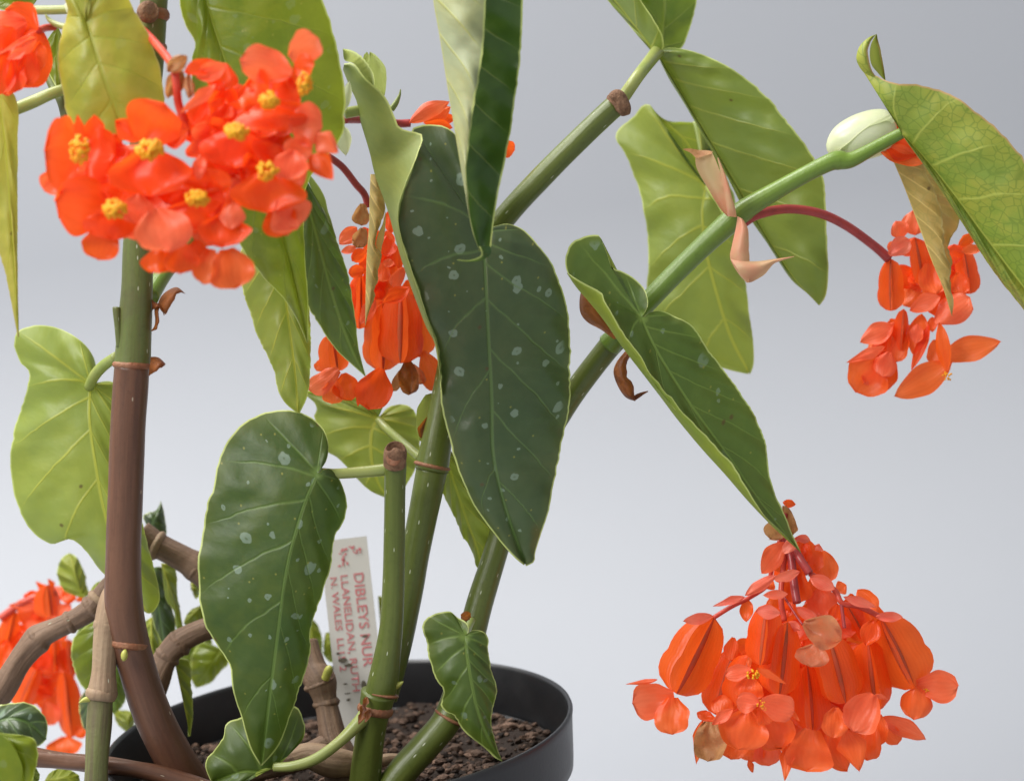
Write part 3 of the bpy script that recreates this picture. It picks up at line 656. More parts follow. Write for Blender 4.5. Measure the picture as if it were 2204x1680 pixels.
lf.strip([(738, 108, 6), (742, 130, 5), (762, 138, 3), (785, 168, 2), (800, 188, 1), (806, 190, 0)], [(738, 105, 12), (758, 109, 10), (777, 121, 8), (792, 138, 6), (804, 160, 4), (807, 189, 1)], z=-34, face='D', bulge=-2, ruf=.6, seed=3, nv=2)
lf = lf.build(M_BLUE, label='large bluish-green spotted leaf with pale curled-over left margin')
# leaf hanging from above, folded in half
lf = Leaf().blade([(915, -140, 0), (925, -60, 0), (934, 10, 0), (948, 90, 0), (962, 180, 0), (976, 265, 0), (990, 350, 0), (1004, 430, 0), (1018, 500, 0), (1032, 540, 0)],
  [{'edge': [(1020, -140, -10), (1044, -60, -12), (1046, 0, -12), (1040, 95, -13), (1030, 175, -13), (1018, 245, -12), (1010, 310, -11), (1004, 370, -10), (1008, 420, -7), (1012, 465, -4), (1022, 510, -1), (1034, 542, 0)], 'fold': [(965, -140, -10), (985, -60, -11), (990, 10, -12), (995, 90, -12), (998, 180, -11), (998, 265, -10), (998, 350, -9), (1004, 430, -6), (1017, 500, -2), (1033, 541, 0)], 'face': 'D', 's0': 0.0},
   {'edge': [(1100, -140, 4), (1122, -60, 6), (1125, 10, 6), (1122, 100, 6), (1112, 190, 6), (1100, 280, 5), (1084, 360, 4), (1068, 440, 3), (1060, 500, 2), (1056, 540, 1)], 'fold': [(1010, -140, 6), (1020, -60, 8), (1025, 10, 8), (1030, 100, 8), (1032, 190, 8), (1032, 280, 8), (1030, 360, 6), (1030, 440, 5), (1034, 500, 4), (1042, 540, 2)], 'face': 'U', 's0': 0.0}], z=-78, seed=4, nv=8, N=70, pw=1, ruf=1.2)
lf.strip([(1056, 530, 0), (1057, 545, -1), (1046, 556, -3), (1026, 562, -4), (1004, 563, -4), (984, 560, -4)], [(1030, 530, 0), (1036, 544, -3), (1032, 552, -4), (1018, 558, -5), (1002, 560, -5), (984, 558, -4)], z=-78, face='U', ruf=0, N=24, M=4)
lf.build(M_GREY, label='narrow folded leaf hanging point-down with greyish underside')
# leaf at the top right: lobe going up, blade hanging down to the right
lf = Leaf().blade([(1414, 112, 0), (1460, 190, 4), (1520, 290, 6), (1580, 390, 6), (1650, 510, 5), (1710, 600, 3), (1762, 656, 0)],
  [[(1418, 112, 0), (1438, 103, -3), (1480, 108, -8), (1530, 125, -12), (1590, 158, -14), (1650, 208, -14), (1700, 268, -14), (1742, 325, -14), (1772, 385, -12), (1778, 450, -10), (1781, 530, -8), (1783, 590, -6), (1778, 635, -3), (1764, 657, 0)],
   [(1414, 118, 0), (1440, 170, 6), (1480, 235, 12), (1520, 305, 14), (1562, 375, 14), (1602, 452, 12), (1652, 525, 10), (1700, 598, 6), (1738, 632, 3), (1762, 657, 0)]], z=36, face='D', s0=.06, seed=5, bulge=5, nv=8, ruf=1.2)
lf.blade([(1408, 114, 0), (1385, 80, 2), (1350, 35, 4), (1300, -30, 6), (1240, -110, 8)],
  [[(1412, 112, -1), (1428, 104, -4), (1425, 75, -8), (1408, 45, -12), (1394, 22, -14), (1372, -10, -14), (1330, -70, -8), (1242, -110, 8)],
   [(1405, 114, 0), (1375, 80, 4), (1340, 38, 8), (1305, -2, 10), (1270, -55, 10), (1240, -112, 8)]], z=30, face='D', s0=.02, seed=6, bulge=3, nv=4, N=40, ruf=.8)
lf.blade([(1424, 106, 0), (1428, 60, 2), (1430, 0, 2), (1420, -90, 0)],
  [[(1428, 108, 0), (1450, 107, 4), (1470, 100, 6), (1486, 60, 8), (1495, 20, 9), (1500, -30, 9), (1470, -90, 4), (1420, -92, 0)], [(1420, 104, 0), (1405, 60, 0), (1380, 10, 2), (1370, -50, 2), (1420, -92, 0)]], z=46, face='U', s0=.05, seed=7, bulge=1, nv=4, N=40)
lf.build(M_OLIVE, label='broad olive-green leaf seen from below at the tip of the sloping cane')
# yellowing leaf at the right edge
lf = Leaf().blade([(1942, 288, 0), (1990, 340, 3), (2050, 415, 5), (2120, 510, 6), (2204, 620, 6), (2290, 730, 4), (2330, 800, 2)],
  [[(1940, 282, 0), (1915, 240, -1), (1888, 200, -2), (1862, 160, -2), (1855, 148, -3), (1880, 160, -6), (1905, 172, -8), (1935, 180, -10), (1978, 183, -12), (2035, 198, -14), (2095, 236, -15), (2150, 282, -15), (2204, 345, -14), (2270, 450, -10), (2320, 600, -6), (2332, 800, 2)],
   [(1942, 292, 0), (1965, 324, 5), (2000, 372, 9), (2040, 432, 10), (2090, 510, 10), (2135, 580, 10), (2204, 668, 10), (2270, 760, 6), (2330, 802, 2)]], z=-24, face='D', s0=.16, seed=8, bulge=5, nv=8)
lf.strip([(1862, 160, -2), (1850, 145, -3), (1843, 125, -4), (1850, 100, -4), (1868, 82, -4), (1886, 74, -2)], [(1885, 165, -6), (1876, 150, -8), (1870, 128, -9), (1868, 108, -9), (1874, 90, -7), (1887, 73, -2)], z=-24, face='D', ruf=.4, bulge=2, N=24)
lf.strip([(1903, 172, 2), (1890, 158, 0), (1876, 140, -2), (1872, 118, -4), (1875, 95, -4), (1886, 74, -2)], [(1906, 173, 4), (1903, 150, 4), (1899, 128, 3), (1895, 106, 2), (1890, 88, 0), (1887, 73, -2)], z=-24, face='U', ruf=.3, bulge=-2, N=24)
lf.build(M_YEL, label='yellowing leaf with reddish margin at the end of the long cane')
# tan bract leaf behind it
lf = Leaf().blade([(1915, 330, 0), (1945, 400, 0), (1975, 480, 0), (2005, 560, 0), (2030, 620, 0), (2048, 678, 0)],
  [{'edge': [(1975, 330, -6), (1998, 380, -8), (2022, 440, -8), (2030, 480, -8), (2032, 530, -7), (2046, 580, -5), (2042, 610, -4), (2052, 645, -2), (2049, 680, 0)], 'fold': [(1945, 330, -6), (1972, 390, -7), (1998, 460, -7), (2015, 520, -6), (2024, 570, -5), (2036, 620, -3), (2049, 679, 0)], 'face': 'D', 's0': 0},
   {'edge': [(2005, 350, 4), (2040, 410, 5), (2065, 455, 5), (2060, 490, 5), (2040, 525, 4), (2048, 560, 3), (2045, 600, 2), (2050, 680, 0)], 'fold': [(1965, 345, 5), (1995, 410, 6), (2020, 460, 6), (2022, 500, 5), (2020, 540, 4), (2030, 590, 3), (2036, 630, 2), (2049, 680, 0)], 'face': 'U', 's0': 0}], z=2, seed=9, nv=7, N=50, pw=1, ruf=2.2)
lf.build(M_TAN, label='withering tan bract leaf hanging over the far flower cluster')
# light leaf behind the upper canes
lf = Leaf().blade([(1520, 400, 0), (1512, 460, -3), (1520, 540, -4), (1545, 640, -4), (1575, 730, -2), (1612, 800, 4)],
  [[(1516, 398, 0), (1470, 340, -2), (1430, 280, -3), (1396, 224, -2), (1360, 254, 2), (1325, 291, 5), (1352, 345, 6), (1378, 420, 6), (1392, 500, 6), (1396, 570, 6), (1392, 620, 6), (1400, 680, 6), (1440, 735, 5), (1510, 775, 4), (1570, 796, 4), (1611, 805, 4)],
   [(1526, 398, 0), (1535, 350, 2), (1525, 300, 4), (1490, 266, 5), (1500, 263, 5), (1530, 290, 5), (1560, 370, 6), (1585, 440, 6), (1595, 520, 6), (1604, 600, 6), (1614, 680, 6), (1622, 745, 5), (1622, 785, 4), (1614, 806, 4)]], z=66, face='D', s0=.28, seed=10, bulge=3, nv=8)
lf.blade([(1396, 226, 0), (1440, 270, 4), (1480, 310, 6), (1520, 395, 6)], [[(1396, 224, 0), (1408, 245, 3), (1440, 262, 4), (1470, 262, 4), (1500, 266, 5), (1530, 300, 6), (1524, 395, 6)], [(1396, 228, 0), (1420, 280, 4), (1460, 330, 6), (1518, 396, 6)]], z=68, face='D', s0=0, seed=11, N=30, nv=3, bulge=-1)
lf = lf.build(M_PALE, label='soft pale green leaf standing behind the crossing canes')
petiole([(1522, 402, 68, 8), (1545, 430, 46, 8), (1565, 462, 30, 9), (1582, 482, 8, 10)], lf)
# spotted leaf on the sloping cane, left margin folded
lf = Leaf().blade([(1380, 682, 0), (1400, 730, -2), (1440, 800, -4), (1500, 890, -4), (1570, 985, -2), (1640, 1085, 2), (1722, 1188, 8)],
  [[(1384, 678, 0), (1395, 655, 1), (1387, 622, 2), (1362, 597, 3), (1335, 582, 3), (1316, 575, 3), (1308, 552, 4), (1298, 525, 5), (1288, 506, 6), (1258, 509, 5), (1228, 526, 3), (1217, 558, 0), (1222, 588, -4), (1240, 602, -8), (1268, 617, -9), (1290, 630, -9), (1302, 655, -10), (1326, 692, -10), (1340, 722, -10), (1370, 764, -11), (1405, 820, -11), (1440, 865, -11), (1478, 905, -10), (1530, 960, -9), (1566, 996, -8), (1602, 1050, -6), (1642, 1108, -2), (1685, 1148, 4), (1722, 1187, 8)],
   [(1388, 682, 0), (1400, 672, 1), (1425, 669, 2), (1455, 682, 5), (1492, 703, 7), (1525, 752, 9), (1560, 800, 10), (1600, 855, 10), (1630, 905, 10), (1650, 960, 10), (1654, 1010, 9), (1668, 1060, 8), (1690, 1110, 8), (1704, 1145, 8), (1724, 1188, 8)]], z=-26, s0=(.38, .06), seed=12, bulge=0, nv=8, N=110, ruf=1.3, und=0)
lf.strip([(1220, 588, 0), (1240, 618, -1), (1268, 650, -1), (1300, 690, -1), (1338, 745, -1), (1380, 800, -1), (1420, 852, -1), (1460, 905, -1), (1510, 965, 0), (1560, 1020, 0), (1610, 1078, 2), (1665, 1135, 5), (1722, 1187, 8)],
         [(1222, 587, -5), (1242, 602, -9), (1290, 630, -10), (1302, 655, -11), (1340, 722, -11), (1370, 764, -12), (1405, 820, -12), (1440, 865, -12), (1478, 905, -11), (1530, 960, -10), (1566, 996, -9), (1602, 1050, -7), (1642, 1108, -3), (1685, 1148, 3), (1722, 1187, 8)], z=-26, ruf=3.0, seed=12, bulge=2, over=8)
lf.build(M_MID, label='spotted leaf with folded pale left margin on the long sloping cane')
# lime-yellow leaf in front of the brown cane top
T = Z(0, 0, 4.2)
lf = Leaf().blade([(186, 48, 0), (205, 110, -4), (228, 180, -6), (250, 240, -4), (275, 300, 2)],
  [[(187, 44, 0), (200, 0, 1), (190, -60, 4), (140, -70, 6), (138, -10, 6), (146, 30, 6), (133, 70, 6), (125, 130, 6), (133, 185, 6), (142, 240, 5), (160, 290, 4), (210, 305, 3), (275, 302, 2)],
   [(184, 46, 0), (178, 0, 2), (200, -70, 4), (262, -40, 6), (285, 18, 8), (310, 55, 8), (325, 90, 8), (340, 130, 8), (350, 180, 7), (353, 240, 6), (340, 280, 5), (312, 298, 3), (276, 303, 2)]], z=-92, s0=.3, seed=13, bulge=3, nv=7, N=64)
lf = lf.build(M_LIME, label='lime-yellow leaf hanging in front of the brown cane')
petiole([(184, 50, -88, 7), (160, 58, -84, 7), (130, 56, -80, 7), (108, 45, -78, 5), (98, 32, -78, 2)], lf)
petiole([(66, 22, -60, 10), (110, 22, -62, 10), (165, 20, -64, 10)], PLANT)
tube('bud_sheath', [(142, 8, -70, 5), (150, 14, -70, 13), (160, 22, -70, 15), (175, 30, -70, 8)], M_BUDSH, None, 12)
petiole([(28, 237, -40, 14), (70, 220, -38, 14), (110, 202, -38, 13), (145, 190, -36, 12)], PLANT)
Leaf().blade([(124, 60, 0), (122, 110, 0), (128, 190, 0)], [[(122, 58, 0), (100, 90, 2), (93, 130, 3), (108, 165, 2), (122, 190, 0)], [(126, 60, 0), (145, 110, 2), (140, 160, 2), (130, 190, 0)]], z=-34, s0=.1, seed=14, N=24, nv=3).build(M_FRESH)
tube('branch', [(95, 140, -26, 8), (115, 180, -28, 13), (140, 230, -30, 14), (150, 330, -30, 14), (135, 440, -30, 8), (131, 470, -30, 5)], M_OLIVES, rn=.1)
Leaf().blade([(70, 14, 0), (30, 4, 2), (-40, -10, 4)], [[(68, 16, 0), (40, 22, 2), (0, 20, 3), (-40, 0, 4)], [(70, 10, 0), (84, -10, 2), (60, -40, 3), (-40, -20, 4)]], z=-50, s0=.1, seed=15, N=24, nv=3).build(M_FRESH)
# large fresh green leaf behind the front flower cluster
lf = Leaf().blade([(430, -80, 0), (448, 20, 0), (480, 120, 0), (530, 280, 0), (580, 430, 4), (620, 560, 10), (662, 738, 22)],
  [[(425, -80, 4), (392, -40, 6), (386, 5, 6), (400, 55, 5), (420, 95, 4), (412, 130, 6), (416, 200, 8), (440, 320, 8), (480, 430, 10), (512, 520, 12), (560, 588, 16), (612, 645, 18), (640, 690, 20), (660, 738, 22)],
   [(435, -85, 2), (560, -120, 4), (650, -70, 5), (692, 0, 6), (717, 65, 7), (735, 145, 8), (743, 220, 8), (738, 280, 8), (716, 322, 8), (684, 360, 10), (660, 400, 12), (654, 470, 14), (657, 560, 16), (663, 640, 18), (664, 738, 22)]], z=-74, s0=.05, seed=16, bulge=5, nv=8)
lf.build(M_FRESH, label='big fresh green leaf right behind the front flower cluster')
# pale underside leaf below it
lf = Leaf().blade([(600, 470, 0), (606, 560, 0), (620, 680, 0), (634, 790, 0), (642, 888, 0)],
  [[(596, 470, 0), (545, 500, 4), (513, 560, 5), (524, 630, 5), (548, 705, 5), (572, 760, 4), (590, 800, 4), (598, 840, 3), (615, 868, 2), (640, 889, 0)], [(604, 470, 0), (640, 520, 3), (660, 600, 5), (668, 700, 5), (668, 790, 4), (662, 850, 2), (645, 889, 0)]], z=-24, face='D', s0=.08, seed=17, bulge=4, nv=7)
lf.build(M_PALE, label='pale leaf underside hanging below the fresh green leaf')
# dark spotted leaf beside the middle flower cluster
lf = Leaf().blade([(640, 330, 0), (658, 420, -4), (690, 540, -6), (720, 650, -4), (752, 740, 0), (786, 810, 6)],
  [[(636, 330, 0), (628, 420, 4), (640, 500, 6), (652, 580, 7), (660, 650, 7), (682, 690, 7), (720, 748, 6), (755, 782, 6), (786, 810, 6)], [(644, 328, 0), (662, 390, 2), (698, 455, 3), (732, 535, 4), (752, 610, 5), (766, 690, 6), (772, 750, 6), (788, 811, 6)]], z=-46, s0=.05, seed=18, nv=7)
lf.strip([(655, 370, 2), (672, 410, 1), (690, 440, 1), (705, 470, 1), (722, 512, 2)], [(655, 362, 8), (680, 392, 8), (697, 420, 7), (706, 452, 5), (724, 512, 2)], z=-46, face='D', ruf=.8, N=20)
lf.build(M_MID, label='spotted leaf overlapping the left side of the middle flower cluster')
# pale leaf behind the brown cane, left
lf = Leaf().blade([(195, 826, 0), (193, 900, -4), (205, 990, -5), (225, 1100, -4), (260, 1210, -2), (318, 1318, 4)],
  [[(200, 818, 0), (207, 795, 1), (200, 765, 2), (176, 735, 3), (140, 712, 4), (98, 700, 4), (58, 704, 4), (36, 716, 4), (31, 745, 3), (44, 780, 2), (62, 800, 2), (56, 840, 4), (40, 890, 6), (28, 940, 7), (22, 1000, 7), (30, 1060, 6), (50, 1112, 5), (72, 1146, 4), (110, 1170, 4), (150, 1160, 4), (182, 1182, 4), (212, 1222, 4), (250, 1262, 4), (285, 1298, 4), (318, 1320, 4)],
   [(200, 830, 0), (225, 820, 3), (250, 828, 6), (280, 880, 9), (292, 960, 9), (296, 1040, 8), (305, 1110, 7), (320, 1180, 6), (338, 1248, 5), (344, 1288, 4), (332, 1314, 4), (320, 1320, 4)]], z=26, face='D', s0=.3, seed=19, bulge=4, nv=8, N=100)
lf = lf.build(M_PALE, label='pale translucent leaf hanging behind the brown cane')
petiole([(192, 832, 25, 11), (205, 806, 14, 12), (225, 785, 0, 12), (250, 768, -20, 12)], lf)
# narrow leaf at the left border
lf = Leaf().blade([(-10, 180, 0), (10, 300, 0), (22, 450, 0), (32, 600, 0), (40, 725, 0)], [[(-12, 180, 0), (-40, 300, 5), (-20, 480, 5), (4, 560, 4), (18, 620, 3), (38, 725, 0)], [(-6, 180, 0), (36, 215, 2), (38, 330, 3), (38, 450, 3), (38, 560, 2), (39, 640, 1), (41, 725, 0)]], z=-70, face='D', s0=.05, seed=20, nv=4, und=.1)
lf.build(M_LIME, label='narrow yellow-green leaf hanging beside the upper left flower cluster')
# leaf behind the cut cane
lf = Leaf().blade([(815, 898, 0), (800, 930, -2), (800, 990, -3), (815, 1040, -2), (838, 1072, 0)],
  [[(812, 892, 0), (790, 868, 2), (740, 852, 4), (690, 840, 4), (655, 845, 4), (678, 870, 5), (680, 905, 5), (698, 966, 4), (728, 985, 3), (758, 1019, 2), (796, 1055, 1), (836, 1073, 0)], [(820, 894, 0), (836, 876, 2), (865, 870, 3), (890, 880, 4), (902, 905, 4), (905, 950, 4), (898, 1000, 3), (870, 1050, 2), (840, 1074, 0)]], z=44, face='D', s0=.28, seed=21, nv=7, N=60)
lf.strip([(815, 898, 0), (800, 888, 2), (770, 872, 3), (720, 858, 4), (662, 848, 4)], [(830, 862, -4), (810, 850, -4), (770, 838, -2), (720, 832, 0), (660, 842, 2)], z=44, face='U', N=20, ruf=.6)
lf = lf.build(M_PALE, label='pale leaf hanging between the spotted leaf and the cut cane')
petiole([(814, 902, 42, 8), (835, 925, 36, 9), (870, 955, 20, 9), (905, 985, 8, 10)], lf)
# leaf behind the large one, lower
lf = Leaf().blade([(950, 950, 0), (975, 1030, -2), (1005, 1120, -2), (1030, 1190, 0), (1040, 1250, 3)],
  [[(946, 950, 0), (938, 1000, 2), (948, 1050, 3), (976, 1110, 3), (998, 1158, 3), (1018, 1190, 3), (1024, 1215, 3), (1034, 1232, 3), (1038, 1252, 3)], [(955, 950, 0), (1000, 1010, 3), (1040, 1090, 4), (1070, 1150, 4), (1068, 1185, 4), (1052, 1210, 4), (1050, 1235, 3), (1042, 1254, 3)]], z=14, face='D', s0=.05, seed=22, nv=6, N=50, ruf=2.2)
lf.build(M_PALE, label='small ragged leaf half hidden under the large bluish leaf')
# small spotted leaf over the soil
T = Z(700, 1400, 2.204)
def TT(l, zs=None): return [(*T(x, y), 0 if zs is None else zs) for x, y in l]
lf = Leaf().blade([(*T(1240, 718), 0), (*T(1255, 850), -3), (*T(1280, 1000), -4), (*T(1320, 1180), -2), (*T(1390, 1350), 1), (*T(1463, 1466), 5)],
  [[(*T(x, y), d) for x, y, d in [(1262, 700, 0), (1262, 660, 1), (1240, 630, 2), (1200, 612, 3), (1175, 590, 3), (1150, 573, 4), (1090, 578, 4), (1030, 600, 4), (990, 638, 4), (990, 690, 3), (1010, 760, 3), (1015, 820, 3), (1040, 885, 3), (1055, 960, 2), (1110, 1035, 2), (1104, 1150, 2), (1178, 1200, 2), (1222, 1272, 2), (1285, 1332, 2), (1362, 1392, 3), (1420, 1448, 4), (1463, 1469, 5)]],
   [(*T(x, y), d) for x, y, d in [(1262, 705, 0), (1285, 686, 1), (1330, 686, 2), (1365, 705, 3), (1380, 740, 4), (1384, 820, 4), (1396, 900, 4), (1420, 980, 4), (1431, 1060, 4), (1410, 1150, 4), (1400, 1240, 4), (1410, 1300, 4), (1438, 1400, 4), (1466, 1468, 5)]]], z=-30, s0=(.26, .12), seed=23, bulge=1.5, nv=8, N=80, ruf=1.4)
lf = lf.build(M_MID, label='smallest spotted leaf hanging over the bark compost')
petiole([(1002, 1366, -26, 8), (1008, 1350, -16, 8), (1015, 1335, -6, 8)], lf)
petal(lf, (1012, 1330, -20), (990, 1318, -24), 24, M_DRY, 'r', .5, .2, name='stipule')
# leaf at the bottom centre
T = Z(0, 1400, 2.33)
lf = Leaf().blade([(595, 1652, 0), (560, 1660, -3), (520, 1660, -4), (460, 1680, 0)],
  [[(*T(x, y), d) for x, y, d in [(1740, 1565, 0), (1810, 1500, 2), (1900, 1440, 3), (1932, 1360, 4), (1918, 1280, 5), (1870, 1205, 6), (1780, 1220, 7), (1640, 1250, 7), (1510, 1282, 7), (1430, 1312, 6), (1412, 1400, 4), (1360, 1480, 3), (1312, 1530, 2), (1300, 1590, 1), (1330, 1670, 0)]],
   [(*T(x, y), d) for x, y, d in [(1735, 1585, 0), (1650, 1600, -2), (1590, 1640, -4), (1540, 1700, -5), (1450, 1760, -4), (1370, 1730, -2), (1330, 1675, 0)]]], z=-18, s0=.3, seed=24, nv=6, N=60)
lf = lf.build(M_MID, label='spotted leaf lying low over the pot under the dark leaf tip')
petiole([(590, 1650, -20, 10), (630, 1648, -22, 11), (680, 1632, -22, 12), (730, 1596, -20, 12), (772, 1555, -18, 15), (785, 1540, -16, 17)], lf)
# two leaves at the bottom left corner
lf = Leaf().blade([(-30, 1560, 0), (20, 1545, -3), (60, 1555, -2), (100, 1590, 2)], [[(-30, 1556, 0), (-20, 1525, 2), (15, 1513, 4), (55, 1512, 5), (88, 1528, 5), (102, 1555, 4), (100, 1588, 2)], [(-30, 1566, 0), (0, 1585, -2), (40, 1600, -2), (80, 1606, 0), (98, 1592, 2)]], z=-66, s0=.1, seed=25, nv=5, N=40)
lf.build(M_BLUE, label='rounded dark leaf in the corner beside the bottom flower cluster')
lf = Leaf().blade([(-30, 1570, 0), (20, 1600, -2), (45, 1650, -2), (55, 1740, 0)], [{'edge': [(-20, 1572, -4), (10, 1590, -8), (30, 1615, -9), (42, 1650, -9), (34, 1690, -8), (30, 1740, -4)], 'fold': [(-20, 1572, -2), (20, 1590, -4), (40, 1625, -5), (50, 1660, -5), (46, 1700, -4), (40, 1740, -2)], 'face': 'U', 's0': 0}, [(-25, 1568, 0), (5, 1576, 2), (40, 1580, 3), (75, 1590, 4), (82, 1615, 4), (78, 1650, 3), (66, 1700, 2), (56, 1740, 0)]], z=-80, s0=.02, seed=26, nv=5, N=40)
lf.strip([(-30, 1568, -6), (10, 1586, -9), (34, 1615, -10), (48, 1655, -10), (40, 1720, -9)], [(-30, 1700, -6), (-28, 1700, -7), (-26, 1702, -7), (-20, 1704, -6), (0, 1706, -6)], z=-82, face='U', N=20, ruf=0, M=6)
lf.build(M_FRESH, label='folded light green leaf in the bottom corner over the horizontal cane')
# leaves at the back, out of focus
T = Z(0, 1400, 2.33)
def back_leaf(l, tip_i, mat, z, seed, face='D', lab=None):
    pts = [T(x, y) for x, y in l]; a = pts[0]; b = pts[tip_i]
    mid = [(a[0], a[1], 0), ((a[0]+b[0])/2, (a[1]+b[1])/2, -3), (b[0], b[1], 3)]
    e1 = [(x, y, 3) for x, y in pts[:tip_i+1]]; e2 = [(x, y, 3) for x, y in [pts[0]]+pts[:tip_i-1:-1]]
    o = Leaf().blade(mid, [e1, e2], z=z, face=face, s0=.1, seed=seed, nv=5, N=36, M=8).build(mat)
    if lab: o['label'] = lab
    return o
back_leaf([(520, 520), (400, 470), (362, 350), (390, 270), (440, 235), (500, 280), (550, 420), (560, 500)], 4, M_FRESH, 110, 31)
back_leaf([(560, 500), (600, 430), (680, 390), (760, 400), (740, 520), (640, 560)], 3, M_FRESH, 80, 32)
back_leaf([(690, 640), (540, 700), (460, 800), (470, 960), (520, 1080), (600, 1140), (700, 1050), (740, 850)], 5, M_FRESH, 70, 33, 'U')
back_leaf([(960, 330), (960, 450), (955, 600), (1000, 760), (1040, 840), (1100, 790), (1110, 680), (1080, 560), (1040, 440), (1030, 330)], 4, M_BLUE, 78, 34, 'U', 'dark leaf behind the brown cane with a pale folded edge')
back_leaf([(1020, 300), (1035, 430), (1050, 530), (1100, 600), (1120, 720), (1158, 700), (1140, 600), (1115, 480), (1108, 330)], 5, M_PALE, 70, 35)
back_leaf([(1100, 900), (1150, 1050), (1190, 1200), (1190, 1380), (1205, 1395), (1220, 1240), (1210, 1060), (1200, 920)], 4, M_PALE, 46, 36)
back_leaf([(1290, 560), (1200, 600), (1160, 680), (1200, 700), (1290, 680)], 2, M_FRESH, 90, 37)
back_leaf([(1400, 840), (1280, 800), (1220, 880), (1205, 1010), (1240, 1090), (1330, 1060), (1400, 990), (1450, 920)], 4, M_FRESH, 118, 38, 'U')
back_leaf([(960, 640), (900, 700), (920, 840), (960, 940), (1000, 920), (1010, 800), (990, 700)], 3, M_PALE, 84, 39)
back_leaf([(820, 1380), (740, 1320), (720, 1240), (800, 1230), (870, 1250), (860, 1300)], 3, M_FRESH, 116, 40)
back_leaf([(1205, 420), (1210, 480), (1240, 530), (1262, 500), (1260, 430)], 2, M_PALE, 90, 41)
back_leaf([(280, 1680), (330, 1610), (420, 1600), (500, 1640), (500, 1760), (300, 1780)], 3, M_FRESH, 30, 42)
back_leaf([(180, 1560), (230, 1600), (250, 1650), (230, 1720), (150, 1740)], 3, M_MID, 20, 43)
back_leaf([(1960, 640), (2010, 690), (2045, 800), (2030, 930), (2000, 990), (1940, 940), (1930, 780)], 4, M_FRESH, 122, 44)
back_leaf([(2060, 740), (2050, 800), (2050, 880), (2090, 930), (2200, 900), (2170, 800), (2120, 740)], 3, M_FRESH, 122, 45)
back_leaf([(760, 560), (620, 600), (500, 700), (470, 860), (560, 960), (680, 900), (760, 740)], 4, M_MID, 100, 51, 'U')
back_leaf([(1010, 700), (900, 820), (880, 980), (960, 1100), (1060, 1040), (1100, 880)], 3, M_FRESH, 104, 52)
back_leaf([(700, 900), (640, 1000), (660, 1160), (720, 1260), (800, 1160), (800, 980)], 3, M_MID, 100, 53, 'U')
back_leaf([(1290, 700), (1180, 760), (1120, 860), (1180, 960), (1290, 930), (1340, 800)], 3, M_FRESH, 126, 54, 'U')
back_leaf([(560, 1080), (500, 1180), (520, 1330), (600, 1400), (660, 1300), (640, 1140)], 3, M_BLUE, 96, 55, 'U')
T = Z(0, 700, 2.1)
back_leaf([(850, 1560), (820, 1480), (850, 1450), (890, 1440), (918, 1385), (940, 1470), (950, 1590), (900, 1640)], 4, M_BLUE, 80, 46, 'U')
T = Z(700, 1400, 2.204)
back_leaf([(720, 480), (730, 600), (740, 700), (800, 640), (760, 500)], 2, M_FRESH, 124, 47)
back_leaf([(860, 740), (850, 790), (870, 825), (900, 800), (880, 750)], 2, M_PALE, 124, 48)
# pale narrow leaf before the middle cluster
T = Z(840, 560, 3.0)
lf = Leaf().blade([(*T(x, y), 0) for x, y in [(500, -260), (492, -60), (488, 150), (468, 420), (460, 700), (456, 975)]],
  [{'edge': [(*T(x, y), -7) for x, y in [(560, -260), (600, -120), (622, 15), (575, 150), (545, 250), (540, 320), (590, 400), (560, 540), (562, 600), (530, 690), (538, 725), (490, 850), (458, 975)]],
    'fold': [(*T(x, y), -8) for x, y in [(530, -260), (540, -100), (545, 40), (530, 180), (515, 300), (520, 420), (510, 560), (495, 720), (470, 860), (457, 975)]], 'face': 'D', 's0': 0}], z=-14, seed=27, nv=7, N=60, pw=1, ruf=1.6)
lf.strip([(*T(x, y), -4) for x, y in [(622, 40), (600, 140), (560, 230), (545, 320), (580, 390)]], [(*T(x, y), -2) for x, y in [(624, 60), (622, 150), (612, 240), (592, 340), (584, 392)]], z=-14, face='U', N=16, ruf=1)
lf.build(M_TAN, label='narrow pale yellowish leaf hanging before the middle flower cluster')
# curled young leaf and tendril at the top
petal(PLANT, (796, 112, 4), (828, 205, 6), 44, M_PALE, 'o', .5, .1, 20, name='young_leaf')
petal(PLANT, (790, 112, 0), (786, 140, 0), 14, M_PALE, 'o', .5, .1, 0, name='young_leaf')
tube('tendril', [(842, 236, -20, 7), (852, 222, -20, 6), (860, 205, -20, 3), (862, 192, -20, 1)], M_PETIO, None, 8)
petiole([(742, 244, -30, 12), (775, 238, -28, 12), (800, 236, -26, 11)], PLANT)
petal(PLANT, (738, 270, -50), (742, 335, -52), 36, M_BUDSH, 'o', .6, 0, 10, name='stipule')
petal(PLANT, (752, 175, -50), (742, 240, -50), 22, M_BUDSH, 'o', .6, 0, 10, name='stipule')

# ---- stipules and sheaths
T = Z(1600, 0, 1.8646)
def tp(x, y, z): return (*T(x, y), z)
lfS = lambda a, b, w, mat, kind='p', cup=.5, curl=.1, roll=0, lab=None, name='stipule': petal(PLANT, a, b, w, mat, kind, cup, curl, roll, name=name, label=lab, wav=.15)
Leaf().strip([tp(540, 775, -12), tp(545, 850, -12), tp(600, 950, -13), tp(660, 1050, -14), tp(700, 1095, -14)], [tp(620, 765, -16), tp(650, 830, -18), tp(680, 920, -18), tp(700, 1010, -17), tp(712, 1095, -15)], z=-6, face='D', N=24, ruf=1, bulge=-3).build(M_SHEATH, name='stipule', label='papery pink-green sheath above the cane joint')
Leaf().strip([tp(475, 755, -10), tp(510, 752, -12), tp(560, 760, -12), tp(600, 762, -14), tp(628, 768, -16)], [tp(478, 758, -10), tp(515, 775, -12), tp(545, 800, -13), tp(580, 790, -14), tp(620, 780, -16)], z=-6, N=16, ruf=.5, M=4).build(M_DRYTAN, name='stipule')
